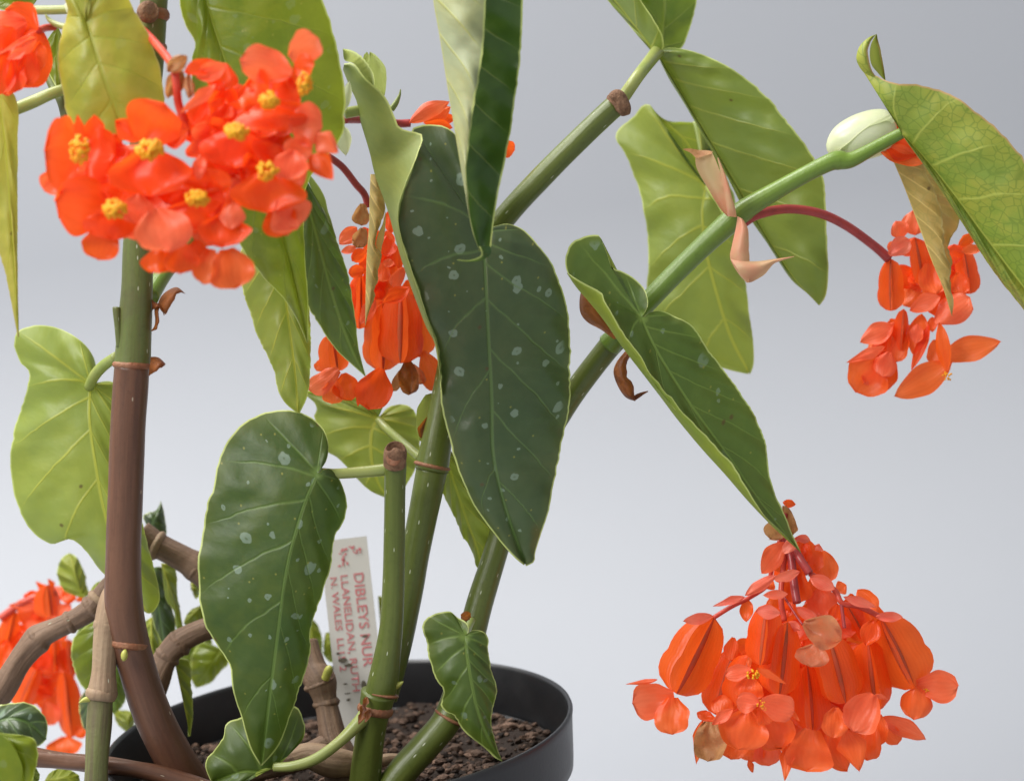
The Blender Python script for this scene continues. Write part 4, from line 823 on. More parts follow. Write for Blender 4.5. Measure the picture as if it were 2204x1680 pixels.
Leaf().strip([tp(650, 800, -18), tp(672, 900, -18), tp(690, 1000, -18), tp(698, 1060, -17), tp(702, 1095, -15)], [tp(656, 798, -20), tp(690, 880, -22), tp(720, 980, -22), tp(742, 1060, -20), tp(748, 1100, -17)], z=-6, N=20, ruf=.6, bulge=2).build(M_SHEATH, name='stipule')
Leaf().strip([tp(752, 1095, -16), tp(745, 1150, -18), tp(725, 1240, -20), tp(716, 1310, -20), tp(760, 1390, -20), tp(800, 1432, -20)], [tp(780, 1110, -20), tp(806, 1160, -22), tp(810, 1240, -22), tp(815, 1330, -22), tp(830, 1400, -22), tp(820, 1430, -21)], z=-6, N=26, ruf=.6, bulge=3).build(M_SHEATH, name='stipule', label='pink papery sheath bent sideways below the cane joint')
Leaf().strip([tp(718, 1312, -22), tp(770, 1322, -24), tp(860, 1322, -24), tp(950, 1310, -24), tp(1040, 1298, -24)], [tp(800, 1432, -22), tp(830, 1426, -22), tp(890, 1390, -23), tp(940, 1335, -24), tp(1040, 1300, -24)], z=-6, N=20, ruf=.5, bulge=3).build(M_SHEATH, name='stipule')
T = Z(1400, 500, 2.4)
Leaf().strip([tp(430, 690, -4), tp(418, 760, -4), tp(425, 840, -4), tp(470, 900, -4), tp(560, 950, -3), tp(640, 1010, -2)], [tp(470, 690, -8), tp(520, 760, -9), tp(560, 820, -9), tp(600, 880, -8), tp(640, 950, -6), tp(680, 1005, -3)], z=-6, N=26, ruf=1, bulge=4).build(M_DRY, name='stipule', label='dry orange-brown stipule above the lower cane joint')
Leaf().strip([tp(715, 1090, -2), tp(660, 1160, -4), tp(640, 1230, -5), tp(670, 1320, -6), tp(720, 1390, -6), tp(782, 1415, -6)], [tp(755, 1110, -3), tp(725, 1180, -7), tp(735, 1260, -9), tp(770, 1310, -9), tp(775, 1370, -8), tp(784, 1412, -6)], z=-6, N=26, ruf=2, bulge=4).build(M_DRY, name='stipule', label='dry dangling brown stipule under the cane joint')
tube('stipule_tip', [tp(770, 1400, -12)+(5,), tp(800, 1380, -12)+(5,), tp(835, 1362, -12)+(3,), tp(866, 1350, -12)+(1,)], M_DRY, None, 8)
T = Z(0, 700, 2.1)
Leaf().strip([tp(900, 265, -4), tp(920, 220, -4), tp(960, 185, -5), tp(1010, 168, -5), tp(1058, 205, -5)], [tp(945, 325, -6), tp(965, 290, -8), tp(990, 245, -9), tp(1020, 200, -8), tp(1056, 206, -5)], z=-30, N=20, ruf=2, bulge=3).build(M_DRY, name='stipule', label='curled dry brown stipule on the brown cane')
Leaf().strip([tp(885, 255, -4), tp(880, 300, -4), tp(885, 350, -5), tp(880, 390, -5), tp(862, 415, -5)], [tp(915, 270, -6), tp(905, 310, -8), tp(908, 360, -9), tp(895, 405, -8), tp(866, 420, -5)], z=-30, N=20, ruf=1.5, bulge=2).build(M_DRY, name='stipule')
Leaf().strip([tp(865, 230, -4), tp(880, 250, -6), tp(905, 262, -7), tp(930, 290, -6), tp(940, 325, -5)], [tp(868, 300, -4), tp(885, 290, -9), tp(905, 280, -9), tp(925, 310, -8), tp(936, 330, -5)], z=-30, N=16, ruf=1.5, bulge=2).build(M_DRY, name='stipule')
Leaf().strip([tp(860, 565, -4), tp(890, 565, -5), tp(915, 575, -6), tp(945, 605, -6)], [tp(848, 675, -4), tp(870, 660, -8), tp(900, 640, -9), tp(940, 615, -6)], z=-30, N=18, ruf=2.5, bulge=3).build(M_DRY, name='stipule', label='dry brown stipule at the ring of the brown cane')
# green sheath at the second cane
T = Z(500, 1000, 2.1)
petal(PLANT, tp(1370, 420, 6), tp(1420, 140, 8), 60, M_PALE, 'b', .6, .05, 10, name='stipule')
petal(PLANT, tp(1350, 400, 2), tp(1400, 270, 0), 26, M_DRY, 'p', .6, .1, 0, name='stipule')
# white bud sheath with a red bud at the end of the long cane
bs = empty('flower_bud', PLANT)
bs['label'] = 'pale sheathed bud opening orange at the end of the long cane'
tube('bud_sheath', [(1796, 338, -4, 6), (1800, 322, -4, 26), (1818, 308, -4, 42), (1850, 296, -4, 50), (1890, 284, -4, 50), (1915, 275, -4, 42), (1925, 272, -4, 26)], M_BUDSH, bs, 24, 30, .03)
petal(bs, (1786, 340, -8), (1925, 240, -14), 40, M_BUDSH, 'b', .5, .05, 35, name='bud_sheath')
petal(bs, (1900, 300, -8), (1980, 330, -10), 60, M_PETF, 'o', .4, .1, name='petal'); petal(bs, (1890, 320, -8), (1990, 352, -10), 44, M_PET, 'o', .5, .1, name='petal')
petal(bs, (1905, 290, -8), (1965, 280, -4), 60, M_PETF, 'o', .4, .1, name='petal')

# ------------------------------------------------------------------ flower clusters
def cluster(label):
    o = empty('flower_cluster', PLANT); o['label'] = label; return o
def spray(c, T, rows, z0, default=M_PET, cup=.3, zj=3.0, grow=1.0):
    """rows of (bx, by, tx, ty, width, z, kind, material, extra)"""
    for rw in rows:
        bx, by, tx, ty, w, z = rw[:6]; kind = rw[6] if len(rw) > 6 else 'r'; mat = rw[7] if len(rw) > 7 and rw[7] else default
        kw = rw[8] if len(rw) > 8 else {}
        b, t = T(bx, by), T(tx, ty); sc = T.k*grow
        tz = kw.pop('tz', random.uniform(-zj, zj)) if kw else random.uniform(-zj, zj)
        kw = dict(kw); kw.setdefault('cup', random.uniform(.15, .5)*(1 if random.random() < .8 else -1)*cup/.3); kw.setdefault('curl', random.uniform(-.05, .2))
        petal(c, (b[0], b[1], z0+z), (t[0], t[1], z0+z+tz), w*sc, mat, kind, **kw)
class TF:
    def __init__(s, ox, oy, sc): s.f = Z(ox, oy, sc); s.k = 1/sc/1.26225
    def __call__(s, x, y): return s.f(x, y)
def caps(c, T, rows, z0):
    for bx, by, tx, ty, w, z, *rest in rows:
        roll = rest[0] if rest else random.uniform(-15, 15); third = rest[1] if len(rest) > 1 else random.uniform(-30, 30)
        b, t = T(bx, by), T(tx, ty); capsule(c, (b[0], b[1], z0+z), (t[0], t[1], z0+z+random.uniform(-2, 2)), w*T.k, roll, third)
def stalk(c, T, pts, z0, r=5, mat=None, name='flower_stalk'):
    return tube(name, [(*T(p[0], p[1]), z0+(p[2] if len(p) > 2 else 0), p[3] if len(p) > 3 else r) for p in pts], mat or M_STALKP, c, 10)
def inside(poly, x, y):
    r_ = False
    for (x1, y1), (x2, y2) in zip(poly, poly[1:]+poly[:1]):
        if (y1 > y) != (y2 > y) and x < (x2-x1)*(y-y1)/(y2-y1)+x1: r_ = not r_
    return r_
def fill(c, T, poly, n, z0, zr, wr, mats, seed, down=True, holes=()):
    rn = random.Random(seed); xs = [p[0] for p in poly]; ys = [p[1] for p in poly]; k_ = 0; tries = 0
    while k_ < n and tries < 4000:
        tries += 1; x, y = rn.uniform(min(xs), max(xs)), rn.uniform(min(ys), max(ys)); w = rn.uniform(*wr)
        a = rn.gauss(math.pi/2, .9) if down else rn.uniform(0, 6.283); L = w*rn.uniform(.9, 1.35)
        ends = [(x+math.cos(a)*L*f+math.sin(a)*w*g, y+math.sin(a)*L*f-math.cos(a)*w*g) for f, g in ((-.5, 0), (.5, 0), (0, .45), (0, -.45), (.3, .35), (.3, -.35))]
        if not all(inside(poly, *e) for e in ends): continue
        if any(math.hypot(x-hx, y-hy) < hr+w*.6 for hx, hy, hr in holes): continue
        z = rn.uniform(*zr); b, t = T(*ends[0]), T(*ends[1]); k_ += 1
        petal(c, (b[0], b[1], z0+z), (t[0], t[1], z0+z+rn.uniform(-6, 6)), w*T.k, rn.choice(mats), rn.choice('rrro'), rn.uniform(-.2, .55), rn.uniform(-.1, .25), rn.uniform(-35, 35))

# -- hanging cluster, lower right
T8 = TF(1650, 1300, 2.0467); c3 = cluster('sharp hanging orange flower cluster under the folded spotted leaf'); Z3 = 0
stalk(c3, T8, [(985, 190, 3), (965, 280, 2), (985, 350, 0), (1020, 430, -2), (1035, 560, -6), (1055, 690, -10)], Z3, 9, M_STALK)
stalk(c3, T8, [(1035, 380, -4), (1075, 450, -8), (1125, 525, -10)], Z3, 9, M_STALK)
stalk(c3, T8, [(960, 340, 0), (915, 500, -2), (890, 590, -2), (790, 660, -4), (690, 710, -4), (590, 772, -4)], Z3, 5)
stalk(c3, T8, [(1125, 525, -8), (1260, 615, -10), (1305, 690, -12), (1400, 710, -10), (1505, 760, -8)], Z3, 6)
stalk(c3, T8, [(1300, 690, -12), (1318, 830, -14)], Z3, 4, M_STALK); stalk(c3, T8, [(980, 650, -10), (1050, 760, -16), (1085, 810, -20)], Z3, 2.5, M_STALK)
stalk(c3, T8, [(990, 400, 0), (965, 640, -6), (985, 790, -8)], Z3, 6)
caps(c3, T8, [(590, 775, 385, 1195, 360, -4, 6, -20), (890, 700, 850, 1035, 235, -26, -4, 30), (1000, 800, 955, 1205, 270, -20, 8, -25), (1520, 775, 1705, 1165, 370, -6, -8, 20),
  (1230, 880, 1325, 1245, 300, -18, 0, -30), (1450, 900, 1500, 1290, 270, -8, 10, 20), (1110, 1040, 1140, 1405, 270, -12, 0, 0), (710, 950, 600, 1310, 260, 4, 0, 30), (790, 980, 740, 1270, 250, -10, 10, 10), (1330, 700, 1440, 900, 170, 0, 0, 0), (960, 800, 930, 1000, 200, 0), (1180, 1000, 1200, 1330, 300, 6)], Z3)
spray(c3, T8, [(985, 350, 850, 525, 120, -4, 'o', M_PINK), (1090, 350, 1130, 525, 190, 0, 'b', M_CAPS), (1195, 400, 1235, 575, 140, 6, 'r', M_PET), (1040, 500, 1060, 690, 150, -2, 'b', M_CAPS), (1010, 420, 1000, 490, 60, 4, 'o', M_PETF),
  (775, 665, 775, 795, 80, -4, 'o', M_CAPS), (1390, 615, 1500, 740, 120, -2, 'o', M_PET), (1330, 590, 1270, 620, 80, -2, 'o', M_PET), (1180, 610, 1210, 760, 180, 0, 'r', M_PINK), (1300, 760, 1360, 870, 150, 2, 'r', M_PINK), (1280, 690, 1260, 800, 80, -8, 'o', M_CAPS), (930, 650, 950, 800, 130, 2, 'b', M_CAPS), (1400, 660, 1500, 900, 190, 4, 'b', M_CAPS),
  (920, 560, 880, 610, 80, 4, 'o', M_PET), (1100, 760, 1060, 900, 150, 4, 'r', M_PET), (1480, 780, 1440, 930, 110, -10, 'o', M_CAPS)], Z3)
spray(c3, T8, [(1072, 515, 925, 560, 62, -14, 'o'), (1005, 640, 865, 645, 55, -14, 'o'), (940, 535, 772, 655, 68, -6, 'o'), (765, 655, 585, 708, 52, -8, 'p'), (590, 762, 422, 785, 66, -10, 'o'), (825, 735, 965, 745, 72, -30, 'o'), (1125, 545, 1265, 615, 86, -12, 'o'), (1310, 655, 1492, 710, 56, -14, 'o'), (1490, 765, 1642, 768, 60, -12, 'o'), (1048, 712, 1172, 780, 62, -16, 'o'), (1050, 330, 975, 415, 70, -10, 'o'), (1040, 330, 1128, 345, 50, -8, 'o'), (1150, 370, 1205, 400, 40, 0, 'p'), (990, 800, 1075, 840, 60, -18, 'o')], Z3, M_BRACT, cup=.5)
for o in [c for c in c3.children if any(m.name.startswith('bract') for m in c.data.materials)]: o.name = 'bract'
spray(c3, T8, [(372, 1205, 138, 1235, 205, -8, 'b', M_PINK), (362, 1215, 365, 1420, 195, -10, 'b', M_PET), (280, 1115, 108, 1145, 34, -6, 'p', M_PINK), (1718, 1150, 1950, 1145, 180, -8, 'b', M_PINK), (1722, 1160, 1695, 1335, 185, -10, 'r', M_PET), (1730, 1160, 1840, 1215, 60, -4, 'o', M_PET),
  (1520, 1325, 1758, 1452, 105, -6, 'o', M_PINK), (1530, 1345, 1615, 1470, 105, -4, 'r', M_PET), (805, 1060, 655, 1095, 92, -32, 'r', M_PINK), (825, 1050, 992, 1135, 46, -32, 'p', M_PET), (800, 1105, 780, 1230, 170, -28, 'r', M_PET), (790, 1050, 790, 990, 30, -30, 'o', M_PET),
  (845, 1245, 718, 1235, 120, -34, 'r', M_PINK), (850, 1240, 1040, 1290, 150, -36, 'b', M_PINK), (1000, 1270, 1068, 1350, 34, -32, 'p', M_PET), (860, 1260, 900, 1360, 130, -30, 'r', M_PET),
  (780, 1280, 730, 1505, 270, -26, 'r', M_PET), (700, 1280, 582, 1368, 62, -28, 'o', M_PINK), (890, 1300, 965, 1495, 230, -22, 'r', M_PET), (730, 1400, 690, 1560, 170, -16, 'r', M_PET), (880, 1440, 900, 1590, 160, -14, 'r', M_PINK), (800, 1450, 810, 1570, 150, -10, 'r', M_PET), (785, 1560, 810, 1632, 38, -14, 'o', M_CAPS),
  (1135, 1395, 1105, 1625, 270, -24, 'b', M_PET), (1010, 1470, 988, 1680, 85, -20, 'p', M_PET), (1225, 1400, 1330, 1620, 170, -18, 'o', M_PET), (1480, 1195, 1370, 1400, 225, -30, 'r', M_PINK), (1330, 1390, 1395, 1630, 170, -24, 'p', M_PET), (1470, 1370, 1450, 1565, 150, -16, 'b', M_PET), (1270, 1270, 1260, 1440, 150, -26, 'r', M_PET), (1510, 1310, 1520, 1480, 110, -12, 'r', M_PET), (1490, 1200, 1560, 1225, 36, -26, 'p', M_PINK),
  (560, 1290, 540, 1350, 110, 0, 'r', M_PET), (640, 1200, 640, 1310, 130, -8, 'r', M_PET), (700, 880, 680, 1010, 90, 2, 'r', M_PET), (1020, 1390, 980, 1480, 120, -12, 'r', M_PET)], Z3)
fill(c3, T8, [(560, 1000), (760, 800), (1000, 700), (1300, 760), (1480, 950), (1580, 1200), (1540, 1400), (1400, 1540), (1200, 1560), (950, 1540), (680, 1500), (560, 1330)], 56, Z3, (2, 22), (130, 230), [M_PET, M_CAPS, M_PETF], 5)
fill(c3, T8, [(860, 480), (900, 360), (1120, 330), (1260, 410), (1280, 600), (1420, 640), (1480, 760), (1300, 900), (900, 900), (860, 720), (960, 640)], 20, Z3, (2, 14), (80, 150), [M_PET, M_CAPS, M_PETF], 6)
stamens(c3, *T8(812, 1090), Z3-38, 15, 16, 11); stamens(c3, *T8(852, 1250), Z3-42, 9, 10); stamens(c3, *T8(1775, 1185), Z3-8, 8, 10); stamens(c3, *T8(870, 1280), Z3-42, 5, 6)
spray(c3, T8, [(575, 1350, 560, 1570, 190, -20, 'b', M_DRYTAN, dict(cup=.7, wav=.55)), (530, 1340, 490, 1580, 90, -14, 'p', M_PET)], Z3)
spray(c3, T8, [(1090, 800, 1300, 900, 185, -36, 'r', M_DRYPINK, dict(cup=.5, wav=.5, roll=0)), (1150, 920, 1130, 1045, 190, -30, 'r', M_DRYPINK, dict(cup=.3, wav=.15)), (960, 210, 905, 335, 115, -2, 'b', M_DRYTAN, dict(cup=.5, wav=.55)), (985, 150, 1030, 310, 80, 2, 'b', M_DRYTAN, dict(cup=.6, wav=.55)), (975, 130, 1050, 140, 50, 2, 'o', M_PETF)], Z3)

# -- front cluster, upper left
T1 = TF(0, 0, 2.1); c1 = cluster('large blurred orange flower cluster with yellow stamens before the lime leaf'); Z1 = -128
stalk(c1, T1, [(800, 160, 70), (880, 240, 40), (985, 375, 10), (1005, 470, 6), (1020, 600, 10), (1080, 760, 14)], Z1, 9)
spray(c1, T1, [(1070, 320, 950, 410, 90, 4, 'o', M_DRYTAN, dict(wav=.55)), (1040, 400, 960, 560, 110, 8, 'o', M_DRYTAN, dict(wav=.55)), (1075, 420, 1075, 570, 70, 6, 'o', M_DRYTAN, dict(wav=.55))], Z1)
spray(c1, T1, [(475, 880, 255, 865, 320, -2, 'r', M_PETF, dict(cup=.35)), (470, 870, 655, 890, 260, 2, 'r', M_PETF), (480, 830, 445, 655, 70, 4, 'p', M_PETF), (550, 830, 540, 655, 95, 4, 'o', M_PETF), (640, 900, 660, 760, 90, 8, 'o', M_PETF),
  (820, 810, 940, 590, 250, -4, 'b', M_PETF, dict(roll=10, cup=.2)), (920, 790, 1075, 740, 130, -2, 'o', M_PETF), (855, 850, 870, 1120, 370, -8, 'r', M_PETF, dict(cup=.3)), (800, 800, 655, 690, 100, -4, 'o', M_PETF),
  (1350, 745, 1330, 955, 330, -4, 'r', M_PETF), (1340, 740, 1280, 600, 210, 2, 'r', M_PETF), (1370, 745, 1520, 720, 130, 0, 'o', M_PETF), (1310, 740, 1190, 760, 140, 0, 'o', M_PETF),
  (1550, 570, 1580, 750, 340, -8, 'r', M_PETF), (1530, 570, 1380, 500, 200, -4, 'r', M_PETF), (1560, 560, 1700, 500, 200, -4, 'r', M_PETF), (1540, 545, 1500, 420, 180, -2, 'r', M_PETF),
  (1665, 420, 1370, 340, 175, -8, 'r', M_PINK), (1660, 340, 1822, 225, 150, -6, 'b', M_PINK), (1670, 390, 1800, 370, 110, -8, 'o', M_PETF), (1640, 430, 1740, 470, 90, -4, 'o', M_PETF),
  (1530, 975, 1530, 1215, 320, -6, 'r', M_PETF), (1530, 965, 1600, 830, 220, -2, 'r', M_PETF), (1560, 970, 1750, 960, 190, -8, 'r', M_PINK), (1500, 970, 1400, 1000, 200, -2, 'r', M_PETF),
  (650, 1185, 325, 1130, 270, -4, 'r', M_PETF), (650, 1190, 640, 1370, 250, -8, 'r', M_PETF), (600, 1280, 560, 1480, 170, -4, 'r', M_PETF), (660, 1180, 700, 1060, 180, -2, 'r', M_PETF),
  (1125, 1120, 1135, 960, 310, -4, 'r', M_PETF), (1125, 1130, 1140, 1310, 340, -8, 'r', M_PETF), (1130, 1130, 1280, 1150, 160, -2, 'r', M_PETF),
  (890, 1190, 960, 1440, 260, -14, 'r', M_PINK), (790, 1110, 770, 1275, 160, -12, 'r', M_PINK), (900, 1420, 905, 1560, 160, -6, 'r', M_PETF), (1030, 1380, 1030, 1560, 160, -10, 'r', M_PETF), (1120, 1370, 1125, 1510, 120, -6, 'r', M_PETF), (1270, 1230, 1270, 1415, 220, -8, 'r', M_PETF), (1340, 1150, 1320, 1310, 110, -10, 'o', M_PINK), (1290, 1420, 1345, 1645, 190, -8, 'b', M_PET), (1205, 1420, 1160, 1620, 110, -6, 'b', M_PET),
  (1600, 1130, 1700, 1300, 200, -4, 'r', M_PINK), (1560, 1180, 1640, 1340, 150, 0, 'r', M_PETF), (1650, 690, 1840, 720, 190, -8, 'r', M_PINK), (1800, 770, 1930, 870, 120, -8, 'p', M_PINK), (1770, 880, 1900, 1035, 120, -6, 'p', M_PETF), (1680, 860, 1650, 1030, 170, -12, 'r', M_PINK), (1620, 820, 1780, 880, 140, -8, 'r', M_PINK),
  (340, 980, 248, 1085, 110, 2, 'r', M_PINK), (500, 980, 430, 1090, 150, 0, 'r', M_PINK), (1240, 355, 1050, 415, 75, 2, 'o', M_PETF), (1290, 370, 1120, 440, 90, 0, 'o', M_PINK), (1235, 480, 1020, 650, 60, -4, 'p', M_PINK), (1280, 360, 1250, 520, 150, 6, 'r', M_PETF), (1180, 560, 1100, 720, 100, 4, 'o', M_PETF), (1150, 880, 1130, 1030, 60, -4, 'o', M_PINK), (1100, 800, 1150, 900, 110, 2, 'o', M_PINK), (1280, 560, 1220, 680, 120, 4, 'o', M_PETF), (590, 990, 560, 1130, 160, 0, 'o', M_PINK)], Z1, grow=1.3)
fill(c1, T1, [(330, 960), (480, 800), (700, 800), (1000, 720), (1150, 480), (1400, 420), (1700, 480), (1740, 700), (1700, 1000), (1600, 1180), (1400, 1200), (1250, 1380), (900, 1420), (620, 1300), (420, 1160)], 110, Z1, (4, 28), (170, 270), [M_PETF, M_PET, M_PETF, M_PINK], 9, holes=((1070, 910, 45),))
for x, y, r_, ry in ((455, 855, 22, 32), (855, 855, 30, 22), (1350, 750, 26, 18), (1535, 575, 24, 18), (1735, 480, 18, 26), (1525, 975, 25, 20), (655, 1195, 26, 20), (1125, 1130, 26, 18)):
    stamens(c1, *T1(x, y), Z1-16, r_*.95, 46, ry*.95)

# -- middle cluster behind the large leaf
T2 = TF(840, 560, 3.0); c2 = cluster('deep orange flower cluster between the spotted leaves in the middle'); Z2 = 22
stalk(c2, T1, [(1860, 885, -20), (1950, 950, -12), (2030, 1050, -6), (2080, 1110, -2), (2100, 1180, 0)], Z2, 8, M_STALK)
spray(c2, T2, [(430, -20, 420, 150, 140, -8, 'b', M_DRYTAN, dict(wav=.55)), (440, 180, 390, 340, 130, -10, 'b', M_DRYTAN, dict(wav=.55))], Z2)
caps(c2, T2, [(750, 680, 745, 1280, 440, -14, 0, 35), (600, 800, 600, 1340, 400, -4, 0, -20), (850, 720, 900, 1230, 330, -2, -6, 10), (180, 1040, 230, 1345, 300, -6), (420, 560, 410, 1000, 260, 2)], Z2)
spray(c2, T2, [(390, 170, 245, 310, 130, -4, 'o', M_PINK), (385, 330, 260, 375, 70, -6, 'o', M_PINK), (480, 180, 420, 240, 90, -2, 'o', M_PETF), (470, 350, 350, 440, 110, -4, 'r', M_PETF), (460, 520, 320, 545, 110, -6, 'r', M_PETF), (440, 420, 500, 560, 150, 0, 'r', M_PETF), (640, 40, 660, 230, 110, 4, 'o', M_PETF), (620, 200, 700, 280, 50, -4, 'o', M_PETF), (640, 240, 630, 420, 150, -2, 'r', M_PETF), (660, 430, 640, 500, 90, -10, 'r', M_PINK), (720, 320, 740, 520, 90, -2, 'o', M_PETF), (600, 460, 600, 620, 150, -4, 'r', M_PET), (770, 500, 670, 650, 110, -8, 'b', M_PINK), (820, 660, 600, 780, 130, -20, 'o', M_PETF), (540, 760, 420, 960, 120, -8, 'o', M_PINK), (560, 660, 590, 760, 90, 0, 'o', M_PETF),
  (240, 1330, 5, 1490, 180, -14, 'b', M_PINK), (200, 1420, 185, 1610, 180, -12, 'b', M_PET, dict(roll=0)), (280, 1360, 345, 1580, 220, -10, 'r', M_PETF), (590, 1320, 490, 1660, 290, -14, 'r', M_PETF), (420, 1420, 390, 1630, 60, -12, 'o', M_PETF), (930, 1180, 1040, 1510, 200, -4, 'r', M_PET), (340, 640, 400, 940, 130, 4, 'r', M_PETF), (110, 1250, 60, 1340, 90, -2, 'r', M_PET), (800, 600, 830, 760, 140, 4, 'r', M_PETF)], Z2)
fill(c2, T2, [(300, 300), (480, 180), (620, 150), (760, 400), (820, 620), (800, 800), (420, 860), (330, 600)], 30, Z2, (2, 18), (110, 190), [M_PETF, M_PET, M_CAPS], 12)
spray(c2, T2, [(800, 1270, 815, 1530, 170, -12, 'b', M_DRY, dict(cup=.9, wav=.6)), (840, 1290, 930, 1440, 110, -10, 'b', M_DRYPINK, dict(wav=.4)), (770, 1320, 690, 1500, 80, -8, 'b', M_DRYTAN, dict(wav=.4))], Z2)

# -- right cluster
T4 = TF(2200, 500, 2.584); c4 = cluster('small loose orange flower cluster on the arching red stalk'); Z4 = 34
tube('flower_stalk', [(1600, 478, -8, 12), (1630, 462, -4, 11), (1690, 450, 6, 10), (1760, 458, 14, 10), (1820, 485, 20, 10), (1880, 528, 28, 10), (1912, 556, 32, 11)], M_STALK, c4)
caps(c4, T4, [(570, 530, 570, 890, 230, -2, 0, 20), (740, 380, 800, 720, 210, 4), (1070, 430, 1130, 770, 200, 2, 0, 10), (660, 880, 640, 1170, 140, -4)], Z4)
spray(c4, T4, [(650, 380, 600, 260, 110, 0, 'o', M_PINK), (740, 360, 730, 185, 160, 2, 'o', M_PINK), (555, 495, 700, 390, 110, -8, 'r', M_BRACT), (560, 480, 590, 400, 60, -4, 'o', M_PINK), (1040, 440, 1195, 340, 80, 0, 'p', M_PETF), (1060, 470, 1215, 445, 60, -4, 'o', M_PET), (1010, 560, 1010, 420, 120, 0, 'r', M_PETF), (700, 890, 920, 795, 100, -4, 'o', M_PINK), (880, 970, 1125, 800, 180, -4, 'r', M_PINK), (1040, 900, 1110, 830, 120, 2, 'r', M_PETF), (820, 880, 1000, 860, 120, 0, 'o', M_PETF), (830, 560, 880, 780, 170, 2, 'r', M_PET), (1040, 620, 1060, 770, 130, 0, 'r', M_PET), (900, 640, 920, 800, 140, 4, 'r', M_PETF),
  (590, 990, 360, 1120, 130, -4, 'o', M_PINK), (530, 1140, 255, 1255, 75, -8, 'p', M_PINK), (500, 1220, 320, 1460, 250, -4, 'r', M_PET), (560, 1180, 510, 1350, 140, -8, 'r', M_PINK), (600, 1250, 480, 1445, 120, 0, 'r', M_PETF), (640, 1000, 600, 1250, 130, -2, 'r', M_PET), (790, 910, 730, 1210, 130, 0, 'o', M_PET), (840, 980, 708, 1300, 60, -4, 'o', M_PETF), (760, 980, 740, 1120, 80, -6, 'o', M_PINK), (860, 930, 860, 1040, 60, 0, 'o', M_PET),
  (1000, 1250, 590, 1475, 165, -2, 'o', M_PET, dict(roll=0)), (900, 1215, 1335, 1105, 135, 0, 'o', M_PET, dict(roll=0)), (880, 1090, 910, 1270, 120, 2, 'r', M_PET), (905, 970, 965, 1320, 85, -8, 'o', M_CAPS)], Z4, grow=1.25)
fill(c4, T4, [(600, 880), (720, 900), (700, 1150), (620, 1350), (480, 1440), (340, 1420), (330, 1250), (380, 1110), (500, 1020)], 14, Z4, (0, 12), (110, 170), [M_PET, M_PINK, M_CAPS], 17)
stamens(c4, *T4(965, 1345), Z4-10, 11, 16, 10)
fill(c4, T4, [(600, 420), (800, 300), (1000, 500), (1150, 560), (1160, 760), (1050, 900), (700, 880), (560, 800)], 22, Z4, (8, 20), (110, 180), [M_PET, M_PETF, M_PINK], 14)

# -- back cluster, lower left
T5 = TF(0, 1500, 2.705); c5 = cluster('blurred vivid orange flower cluster behind the woody branches'); Z5 = 140
tube('flower_stalk', [(0, 1330, 140, 8), (60, 1290, 140, 8), (120, 1275, 140, 8)], M_STALKP, c5)
caps(c5, T5, [(470, 880, 525, 1360, 260, -4), (280, 820, 130, 1150, 240, -2), (400, 620, 400, 880, 200, 0), (110, 440, 10, 860, 230, 0), (350, 240, 380, 480, 280, -4), (500, 640, 540, 900, 150, 4)], Z5)
spray(c5, T5, [(470, 1350, 480, 1500, 270, -2, 'r', M_PET), (350, 280, 265, 210, 60, 0, 'p'), (400, 260, 350, 190, 50, 0, 'p'), (280, 400, 60, 390, 90, 0, 'p', M_PINK), (300, 330, 170, 320, 80, 0, 'o'), (560, 360, 625, 320, 40, 0, 'o'), (450, 300, 560, 340, 120, -6, 'o'), (520, 380, 420, 480, 110, -6, 'o', M_PINK), (300, 500, 270, 420, 120, 0, 'r'), (450, 520, 330, 500, 90, -8, 'o', M_PINK), (200, 580, 140, 760, 160, -4, 'r'), (330, 700, 270, 860, 170, -4, 'r'), (560, 1280, 620, 1360, 90, -4, 'r'), (330, 1100, 400, 1260, 160, -2, 'r', M_PINK), (40, 640, 20, 820, 160, -4, 'r')], Z5, M_PETF)
fill(c5, T5, [(-80, 450), (100, 440), (200, 330), (280, 230), (420, 210), (560, 330), (540, 600), (580, 900), (610, 1340), (480, 1330), (380, 1250), (100, 1080), (-80, 900)], 34, Z5, (4, 26), (120, 210), [M_PETF, M_PET, M_CAPS], 21)

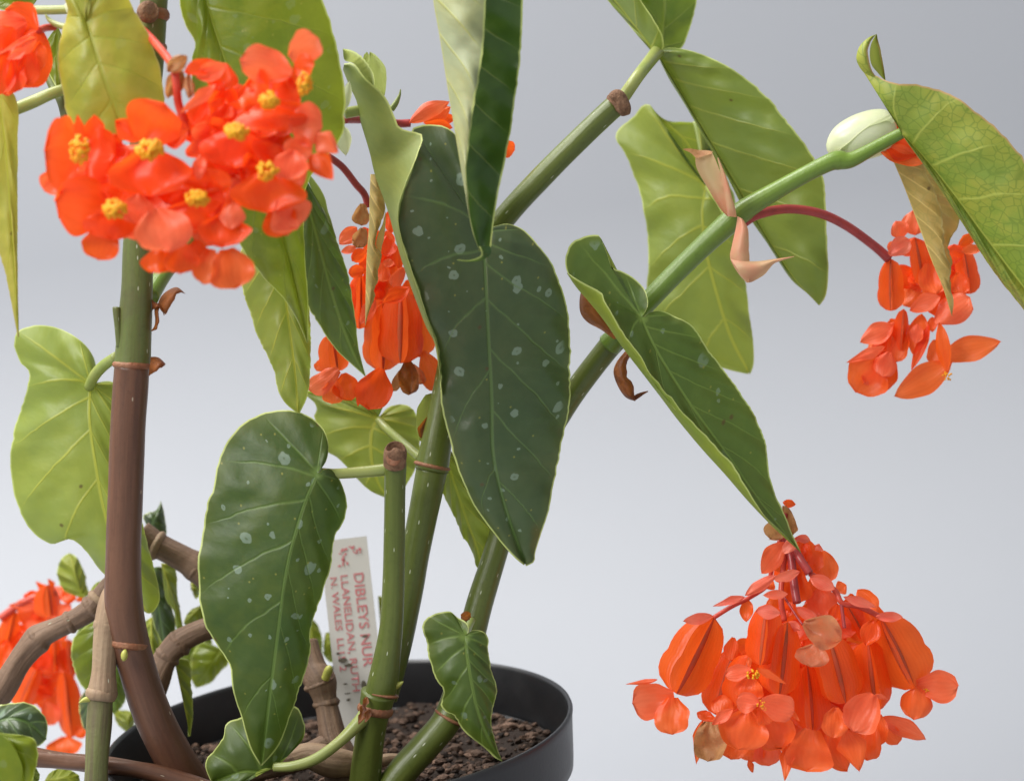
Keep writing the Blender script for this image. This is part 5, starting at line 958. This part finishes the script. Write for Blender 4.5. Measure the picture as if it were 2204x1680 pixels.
# -- upper left cluster
T6 = TF(0, 0, 4.2); c6 = cluster('rounded orange flower cluster cut by the left border'); Z6 = -84
stalk(c6, T6, [(620, 310, 10), (520, 320, 6), (440, 350, 0)], Z6, 8)
spray(c6, T6, [(440, 320, 250, 1000, 520, 2, 'r', M_PETF, dict(cup=-.5)), (430, 330, 60, 140, 420, -4, 'r', M_PETF, dict(cup=-.4)), (300, 250, -100, 350, 420, -6, 'r', M_PINK, dict(cup=-.3)), (420, 430, 100, 660, 200, -12, 'p', M_PINK), (330, 560, 300, 960, 260, -10, 'b', M_PETF), (180, 640, 180, 1050, 220, -10, 'b', M_PETF), (60, 560, -40, 1100, 300, -8, 'b', M_PETF), (300, 560, 80, 680, 130, -16, 'p', M_PINK), (450, 480, 470, 800, 180, -6, 'o', M_PETF), (150, 320, -80, 560, 300, -10, 'r', M_PETF), (380, 380, -50, 640, 60, -14, 'p', M_PINK), (120, 700, 110, 1090, 160, -6, 'b', M_PET)], Z6)
fill(c6, T6, [(-150, 100), (150, 110), (330, 200), (440, 330), (490, 470), (490, 700), (420, 850), (390, 950), (200, 1050), (0, 1100), (-150, 1100)], 12, Z6, (4, 16), (200, 300), [M_PETF, M_PET], 31)

# -- small cluster behind the hanging leaf
T7 = TF(900, 100, 4.2); c7 = cluster('half-opened orange buds peeping out behind the hanging grey leaf'); Z7 = 12
stalk(c7, T7, [(150, 945, -30), (330, 945, -20), (560, 960, -10), (760, 990, 0), (900, 985, 2)], Z7, 9, M_STALK)
spray(c7, T7, [(890, 985, 1350, 735, 190, -6, 'o', M_PINK, dict(roll=10, cup=-.6)), (1050, 990, 1360, 800, 170, -2, 'o', M_PET), (1060, 980, 1380, 1030, 170, -4, 'o', M_PETF), (1200, 950, 1420, 920, 130, 4, 'o', M_PETF), (1900, 1250, 2095, 1300, 200, 4, 'r', M_PETF), (1400, 900, 1800, 1000, 300, 4, 'r', M_PETF), (1500, 1000, 1900, 1300, 300, 4, 'r', M_PETF)], Z7)
